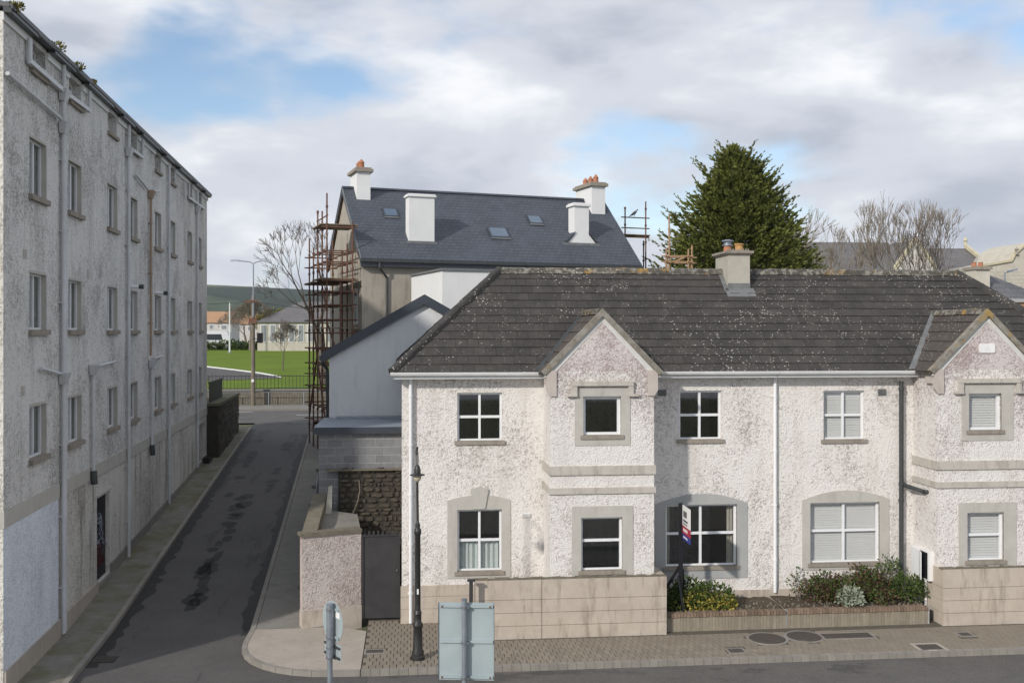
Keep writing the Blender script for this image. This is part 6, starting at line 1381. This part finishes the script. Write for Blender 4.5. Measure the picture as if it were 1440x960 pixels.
# mesh site fence panels along the side street
for i, (ya, yb, dx) in enumerate(((29.0, 32.2, 0.0), (32.4, 35.8, -0.1), (36, 39.2, -0.15), (39.4, 42.6, -0.2), (43, 46.2, -0.15))):
    xa_, xb_ = rk(ya) + 1.28 + dx * .3, rk(yb) + 1.3 + dx; za0, zb0 = gz(ya), gz(yb)
    t = thing('site_fence', (xa_, ya, za0), ('leaning mesh site fence panel on the side street pavement beside the block wall', 'second mesh site fence panel beside the grey gabled building', 'middle mesh site fence panel along the side street pavement', 'fourth mesh site fence panel near the scaffold tower', 'last mesh site fence panel at the foot of the scaffold tower')[i], 'fence', 'site fence panels on the side street')
    A_, B_ = Vector((xa_, ya, za0 + .1)), Vector((xb_, yb, zb0 + .1)); H_ = Vector((0.12, 0, 1.9)); k5 = 0.22
    one('frame', lambda q: q.path([A_, A_ + H_ * .88, A_.lerp(B_, k5) + H_, A_.lerp(B_, 1 - k5) + H_, B_ + H_ * .88, B_, A_], .022, 6), MT['galv'], t)
    def wires(q):
        for s in range(1, 26): a = A_.lerp(B_, s / 26); q.tube(a, a + H_ * .97, .004, .004, 3)
        for s in range(1, 9): q.tube(A_ + H_ * s / 9.4, B_ + H_ * s / 9.4, .004, .004, 3)
    one('wire_mesh', wires, MT['galv'], t)
    one('debris_net', lambda q: q.poly([A_ + Vector((.03, 0, 0)), B_ + Vector((.03, 0, 0)), B_ + H_ * .88 + Vector((.03, 0, 0)), A_ + H_ * .88 + Vector((.03, 0, 0))]), MT['mesh_wire'], t)
    for p in (A_, B_): one('foot_block', lambda q: q.box(p.x - .3, p.x + .3, p.y - .1, p.y + .1, p.z - .12, p.z + .02), MT['conc_path'], t)

# ================================================================== STREET FURNITURE
# heritage lamp
sx0, sy0, _ = PG(587.5, 926, 0); SLp = thing('street_lamp', (sx0, sy0, 0), 'black cast iron heritage street lamp on the block paving', 'street lamp')
zy = lambda y: PZ(587, y, sy0)
one('base', lambda q: q.lathe(sx0, sy0, [(.16, 0), (.16, .08), (.135, .10), (.14, .16), (.115, .22), (.105, .55), (.10, .72), (.12, .76), (.12, .80), (.085, .86), (.082, 1.02), (.095, 1.05), (.07, 1.12)], 20), MT['cast_iron'], SLp, True)
one('shaft', lambda q: q.lathe(sx0, sy0, [(.066, 1.12), (.062, zy(752)), (.075, zy(751)), (.085, zy(748)), (.075, zy(744)), (.05, zy(741)), (.06, zy(738)), (.03, zy(733))], 16), MT['cast_iron'], SLp, True)
one('upper_shaft', lambda q: q.path([(sx0, sy0, zy(734)), (sx0 - .01, sy0, zy(690)), (sx0 - .01, sy0, zy(640)), (sx0 - .03, sy0, zy(636)), (sx0 - .01, sy0, zy(628))], .028, 8), MT['cast_iron'], SLp, True)
hx, hy = sx0 - .01, sy0 - .42
one('arm', lambda q: q.path([(sx0 - .01, sy0, zy(640)), (sx0 - .01, sy0 - .15, zy(634)), (sx0 - .01, sy0 - .34, zy(637)), (hx, hy, zy(652))], .022, 8), MT['cast_iron'], SLp, True)
zh = PZ(587, 667, hy)
one('hood', lambda q: q.lathe(hx, hy, [(.17, zh - .015), (.17, zh), (.075, zh + .03), (.07, zh + .12), (.05, zh + .19), (.02, zh + .23)], 18), MT['cast_iron'], SLp, True)
one('globe', lambda q: q.lathe(hx, hy, [(.085, zh - .02), (.09, zh - .06), (.075, zh - .11), (.04, zh - .15), (.01, zh - .165)], 16), MT['globe'], SLp, True)
one('access_door', lambda q: q.box(sx0 - .02, sx0 + .02, sy0 - .072, sy0 - .06, 1.5, 1.62), MT['upvc'], SLp)
# T topped post in front of the wall
tx = PX(662.5, 23.95); tp = thing('marker_post', (tx, 23.95, 0), 'thin dark T topped post standing before the left end of the cream block wall', 'post')
one('post', lambda q: q.box(tx - .045, tx + .045, 23.92, 23.98, 0, PZ(662, 817, 23.95)), MT['gate'], tp); one('top', lambda q: q.box(tx - .09, tx + .09, 23.90, 24.0, PZ(662, 817, 23.95) + .001, PZ(662, 814, 23.95)), MT['gate'], tp)
# big traffic sign from behind
Yq = 14.4; qx = PX(653, Yq); tz = PZ(653, 843, Yq); ts = thing('traffic_sign', (qx, Yq, 0), 'back of a large rectangular traffic sign on a grey pole', 'road sign')
po = one('pole', lambda q: q.tube((qx, Yq, 0), (qx, Yq, tz), .038, .038, 16), MT['galv'], ts, True); one('pole_cap', lambda q: q.tube((qx, Yq, tz), (qx, Yq, tz + .02), .042, .042, 16), MT['steel'], ts)
an = R(-9); qU = (math.cos(an), math.sin(an), 0); qN = (-math.sin(an), math.cos(an), 0); FQ = ((qx, Yq, 0), qU, qN)
zq1, zq0 = PZ(655, 848.5, Yq), PZ(655, 958, Yq)
pn = one('panel', lambda q: q.lbox(FQ, -.385, .425, .075, .082, zq0, zq1), MT['sign_back'], ts)
for z in (zq0 + .05, (zq0 + zq1) / 2, zq1 - .05): one('channel', lambda q: q.lbox(FQ, -.37, .41, .045, .074, z - .018, z + .018), MT['sign_back'], pn); one('clip', lambda q: (q.tube((qx, Yq, z - .02), (qx, Yq, z + .02), .047, .047, 14), q.lbox(FQ, .035, .07, -.02, .045, z - .014, z + .014)), MT['steel'], pn)
for u_ in (-.33, .37):
    for z in (zq0 + .05, zq1 - .05): one('bolt', lambda q: q.lbox(FQ, u_ - .012, u_ + .012, .036, .0445, z - .012, z + .012), MT['rust'], pn)
one('panel_rim', lambda q: (q.lbox(FQ, -.39, -.384, .06, .085, zq0, zq1), q.lbox(FQ, .424, .43, .06, .085, zq0, zq1)), MT['steel'], pn)
# round sign from behind
Yo = 14.6; ox = PX(464, Yo); oz = PZ(464, 848, Yo); ds = thing('traffic_sign', (ox, Yo, 0), 'back of a round traffic sign with a small plate below on a grey pole', 'road sign')
one('pole', lambda q: (q.tube((ox, Yo, 0), (ox, Yo, PZ(464, 925, Yo)), .038, .038, 16), q.tube((ox, Yo, PZ(464, 925, Yo)), (ox, Yo, oz), .052, .052, 16)), MT['galv'], ds, True)
an = R(-57); dU = (math.cos(an), math.sin(an), 0); dN = (-math.sin(an), math.cos(an), 0); FD = ((ox, Yo, 0), dU, dN); zc_ = PZ(468, 876, Yo)
dc = one('disc', lambda q: q.prism([L(FD, -.06 + .30 * math.cos(2 * math.pi * i / 40), .075, zc_ + .30 * math.sin(2 * math.pi * i / 40)) for i in range(40)], Vector(dN) * .006), MT['sign_back'], ds)
one('sticker', lambda q: q.lbox(FD, .03, .15, .071, .0745, zc_ + .08, zc_ + .17), MT['white_board'], dc)
for z in (zc_ + .2, zc_ - .2): one('channel', lambda q: q.lbox(FD, -.25, .14, .05, .0742, z - .016, z + .016), MT['sign_back'], dc); one('clip', lambda q: q.tube((ox, Yo, z - .016), (ox, Yo, z + .016), .06, .06, 14), MT['steel'], dc)
zp1, zp0 = PZ(464, 905, Yo), PZ(464, 928, Yo)
pp_ = one('lower_plate', lambda q: q.lbox(FD, -.30, .19, .075, .081, zp0, zp1), MT['sign_back'], ds)
for z in (zp0 + .045, zp1 - .045): one('channel', lambda q: q.lbox(FD, -.28, .17, .05, .0742, z - .014, z + .014), MT['gate'], pp_); one('clip', lambda q: q.tube((ox, Yo, z - .016), (ox, Yo, z + .016), .06, .06, 14), MT['steel'], pp_)

# ================================================================== TREES
def bare_tree(name, label, base, h, spread, seed, levels=6, trunk=0.22, mat='bark', kids=(3, 4), start=0.25, up=0.5, group='bare winter trees', lean=(0, 0), minr=0.014):
    rnd = random.Random(seed); t = thing(name, base, label, 'tree', group); tr = MB(); cr = MB(); base = Vector(base)
    def grow(p, d, ln, r, lev):
        segs = 3 if lev < 3 else 2; q = tr if lev == 0 else cr; pts = [p]
        for i in range(segs):
            d = (d + Vector((rnd.gauss(0, .10), rnd.gauss(0, .10), rnd.gauss(0, .06) + up * .06))).normalized(); p2 = p + d * ln / segs; r2 = r * (0.86 if lev else 0.88)
            q.tube(p, p2, r, r2, 8 if lev == 0 else (5 if lev < 3 else 3), cap=False); p, r = p2, r2; pts.append(p)
        if lev >= levels: return
        n = rnd.randint(*kids)
        for i in range(n):
            a = 2 * math.pi * (i / n) + rnd.uniform(-.6, .6); o = d.orthogonal().normalized(); o = Matrix.Rotation(a, 3, d) @ o; k2 = rnd.uniform(.35, .75) * spread
            nd = (d + o * k2 + Vector((0, 0, up * .15))).normalized(); st = pts[rnd.choice((1, 2)) if segs == 3 and lev > 0 and i % 2 else -1]
            grow(st, nd, ln * rnd.uniform(.62, .82), max(r * rnd.uniform(.52, .72), minr), lev + 1)
        if lev > 0: grow(p, (d + Vector((rnd.gauss(0, .15), rnd.gauss(0, .15), .05))).normalized(), ln * .72, max(r * .8, minr), lev + 1)
    grow(base, Vector((lean[0], lean[1], 1)).normalized(), h * start, trunk, 0)
    zm = max(v[2] for v in cr.v); f_ = h / (zm - base.z)
    for q in (tr, cr): q.v = [tuple(base + (Vector(v) - base) * f_) for v in q.v]
    tr.build('trunk', MT[mat], t, recalc=False); cr.build('crown', MT[mat], t, recalc=False); return t
def gb(x, Y, z=1.0): return (PX(x, Y), Y, z)
bare_tree('bare_tree', 'tall bare tree with upright branches left of the cream school gable', gb(1241, 80), PZ(1241, 281, 80) - 1.0, 0.62, 5, 6, 0.26, 'bark', (2, 2), up=.9)
bare_tree('bare_tree', 'bare many stemmed tree in front of the cream school gable', gb(1303, 76), PZ(1303, 280, 76) - 1.0, 0.78, 8, 6, 0.26, 'bark_dark', (2, 2), up=.8)
bare_tree('bare_tree', 'wide spreading bare tree whose twigs reach towards the stone church', gb(1358, 72), PZ(1352, 290, 72) - 1.0, 1.1, 12, 6, 0.26, 'bark_dark', (2, 2), up=.6)
bare_tree('bare_tree', 'slender bare tree between the tall bare tree and the many stemmed one', gb(1271, 84), PZ(1271, 274, 84) - 1.0, 0.6, 19, 6, 0.22, 'bark', (2, 2), up=.9)
bare_tree('bare_tree', 'smaller bare tree rising just right of the conifer', gb(1185, 84), PZ(1185, 313, 84) - 1.0, 0.75, 27, 6, 0.2, 'bark', (2, 2), up=.7)
bare_tree('bare_tree', 'low bare tree half hidden behind the right flank of the conifer', gb(1140, 74), PZ(1140, 292, 74) - 1.0, 0.8, 33, 6, 0.2, 'bark', (2, 2), up=.7)
bare_tree('bare_tree', 'large bare tree behind the scaffold tower', gb(455, 82, 3.0), PZ(445, 298, 82) - 3.0, 0.95, 14, 6, 0.3, 'bark_dark', (2, 2), up=.45, lean=(-.12, 0))
tp_ = onlawn(398, 521); bare_tree('bare_tree', 'small young bare tree standing on the lawn', tuple(tp_), 5.0, 1.0, 41, 5, 0.07, 'bark_dark', (3, 3), start=.28, up=.7)
tp_ = onlawn(352, 493); bare_tree('bare_tree', 'round bare tree at the back of the lawn beside the school hall', tuple(tp_), 6.6, 1.0, 45, 6, 0.16, 'bark', (2, 3), up=.5)
tp_ = onlawn(334, 492); bare_tree('bare_tree', 'bushy bare tree behind the white flagpole', (tp_.x, tp_.y + 6, tp_.z), 6.0, 1.1, 46, 6, 0.15, 'bark', (2, 3), up=.4)
# conifer
random.seed(5)
cY = 56.0; cX = PX(1031, cY); cg = 1.2; ct = PZ(1031, 205, cY); H = ct - cg
CT = thing('conifer', (cX, cY, cg), 'broad dark green conifer with ragged drooping boughs behind the houses', 'tree')
one('trunk', lambda q: q.tube((cX, cY, cg - .2), (cX, cY, ct - .5), .45, .04, 10), MT['bark'], CT, True)
b = MB(); lim = MB()
def spray(q, p, d, l):
    up = Vector((0, 0, 1)); s = d.cross(up); s = s.normalized() if s.length > .01 else Vector((1, 0, 0))
    for k2 in range(7):
        f = (k2 - 3) / 3; dd = (d + s * f * .75 + up * random.uniform(-.28, .38)).normalized(); ll = l * (1 - .35 * abs(f)) * random.uniform(.7, 1.25); w = ll * .13; sd = dd.cross(Vector((random.gauss(0, 1), random.gauss(0, 1), random.gauss(0, 1)))).normalized() * w
        q.poly([p - sd * .5, p + dd * ll * .55 - sd, p + dd * ll, p + dd * ll * .55 + sd, p + sd * .5])
def bough(t, a, ln, tilt, dens):
    z = cg + 1.2 + (H - 1.3) * t; d = Vector((math.cos(a), math.sin(a), tilt)).normalized(); p0 = Vector((cX, cY, z - ln * tilt * .8)); sd = Vector((-math.sin(a), math.cos(a), 0))
    n = max(4, int(ln * dens))
    for k2 in range(n):
        s_ = (k2 + random.random()) / n
        if s_ < .5 and random.random() < .8: continue
        w = .38 * math.sin(math.pi * min(s_, .98)) * min(ln / 3, 1.0)
        p = p0 + d * ln * s_ + sd * random.uniform(-w, w) + Vector((0, 0, random.gauss(0, .07) - .30 * ln * .25 * s_ * s_ + .10 * ln * max(0, s_ - .8)))
        dv = (d + sd * random.gauss(0, .45) + Vector((0, 0, random.gauss(.05, .22)))).normalized(); spray(b, p, dv, random.uniform(.20, .40))
for i in range(2100):
    t = 0.30 + 0.70 * random.random() ** 0.9; prof = 8.2 * (1 - t) ** 0.56 + .10; a = random.uniform(0, 2 * math.pi)
    ln = prof * random.uniform(.70, 1.06) * (1 + .10 * math.cos(a - .1) + .05 * math.sin(3 * a + t * 9) + .05 * math.sin(t * 40 + 2 * a)); tilt = .22 + .75 * t * t + random.gauss(0, .08)
    bough(t, a, ln, tilt, 6.5)
    if i % 4 == 0: z = cg + 1.2 + (H - 1.3) * t; d = Vector((math.cos(a), math.sin(a), tilt)).normalized(); p0 = Vector((cX, cY, z - ln * tilt * .8)); lim.tube(p0, p0 + d * ln * .8, .06 * (1 - t) + .012, .01, 4, cap=False)
for i in range(120):
    t = 0.5 + 0.5 * random.random() ** 0.8; z = cg + 1.2 + (H - 1.3) * t; prof = 8.2 * (1 - t) ** 0.55 + .1; a = random.uniform(0, 2 * math.pi)
    d = Vector((math.cos(a), math.sin(a), .3 + .8 * t * t + random.gauss(0, .12))).normalized(); p = Vector((cX + math.cos(a) * prof * .82, cY + math.sin(a) * prof * .82, z - .45)); L_ = random.uniform(.6, 1.35)
    lim.tube(p, p + d * L_, .015, .005, 4, cap=False)
    for k2 in range(10):
        s_ = k2 / 10; spray(b, p + d * L_ * s_ + Vector((random.gauss(0, .04), random.gauss(0, .04), random.gauss(0, .03))), (d + Vector((random.gauss(0, .3), random.gauss(0, .3), random.gauss(0, .2)))).normalized(), .36 * (1 - .6 * s_))
lim.build('boughs', MT['bark_dark'], CT, recalc=False); b.build('crown', MT['needles'], CT, recalc=False)
# evergreen behind the school hall
random.seed(8); eX, eY = PX(392, 150), 150; et = thing('evergreen_tree', (eX, eY, 5), 'olive green evergreen behind the roof of the school hall', 'tree'); b = MB()
for i in range(14): leafblob(b, (eX + random.uniform(-2.2, 2.2), eY + random.uniform(-1, 1), 8.5 + random.uniform(-1.5, 2.2)), 1.4, 1.2, 1.2, 420, 0.3)
one('trunk', lambda q: q.tube((eX, eY, 4.8), (eX, eY, 9), .3, .15), MT['bark'], et); b.build('crown', MT['moss'], et, recalc=False)

# wind blown litter along the kerb and in the paving joints
random.seed(99); q = MB()
for i in range(170):
    x = random.uniform(-1, 20); y = 22.3 + abs(random.gauss(0, 0.10)) if i % 3 else random.uniform(22.5, 24.1); r = random.uniform(.008, .026); z = 0.006; a = random.uniform(0, 6.3)
    q.poly([(x + r * math.cos(a + t) * e, y + r * math.sin(a + t) * e, z + random.uniform(0, .012)) for t, e in ((0, 1.3), (1.3, .7), (2.9, 1.1), (4.4, .8))])
tag(q.build('litter', MT['leaf_litter'] if 'leaf_litter' in MT else plain('leaf_litter', (0.30, 0.25, 0.17), (0.50, 0.47, 0.42), 30, 0.9), None, recalc=False), kind='stuff')
# ================================================================== AIR
k = bpy.data.materials.new('haze_air'); k.use_nodes = True; k.node_tree.nodes.clear(); pv = k.node_tree.nodes.new('ShaderNodeVolumePrincipled'); pv.inputs['Density'].default_value = 0.00009; pv.inputs['Color'].default_value = (0.86, 0.92, 1.0, 1); pv.inputs['Anisotropy'].default_value = 0.2
ko = k.node_tree.nodes.new('ShaderNodeOutputMaterial'); k.node_tree.links.new(pv.outputs[0], ko.inputs['Volume'])
hz_ = one('haze', lambda q: q.box(-2700, 3100, -80, 3000, -6, 240), k); hz_['kind'] = 'stuff'
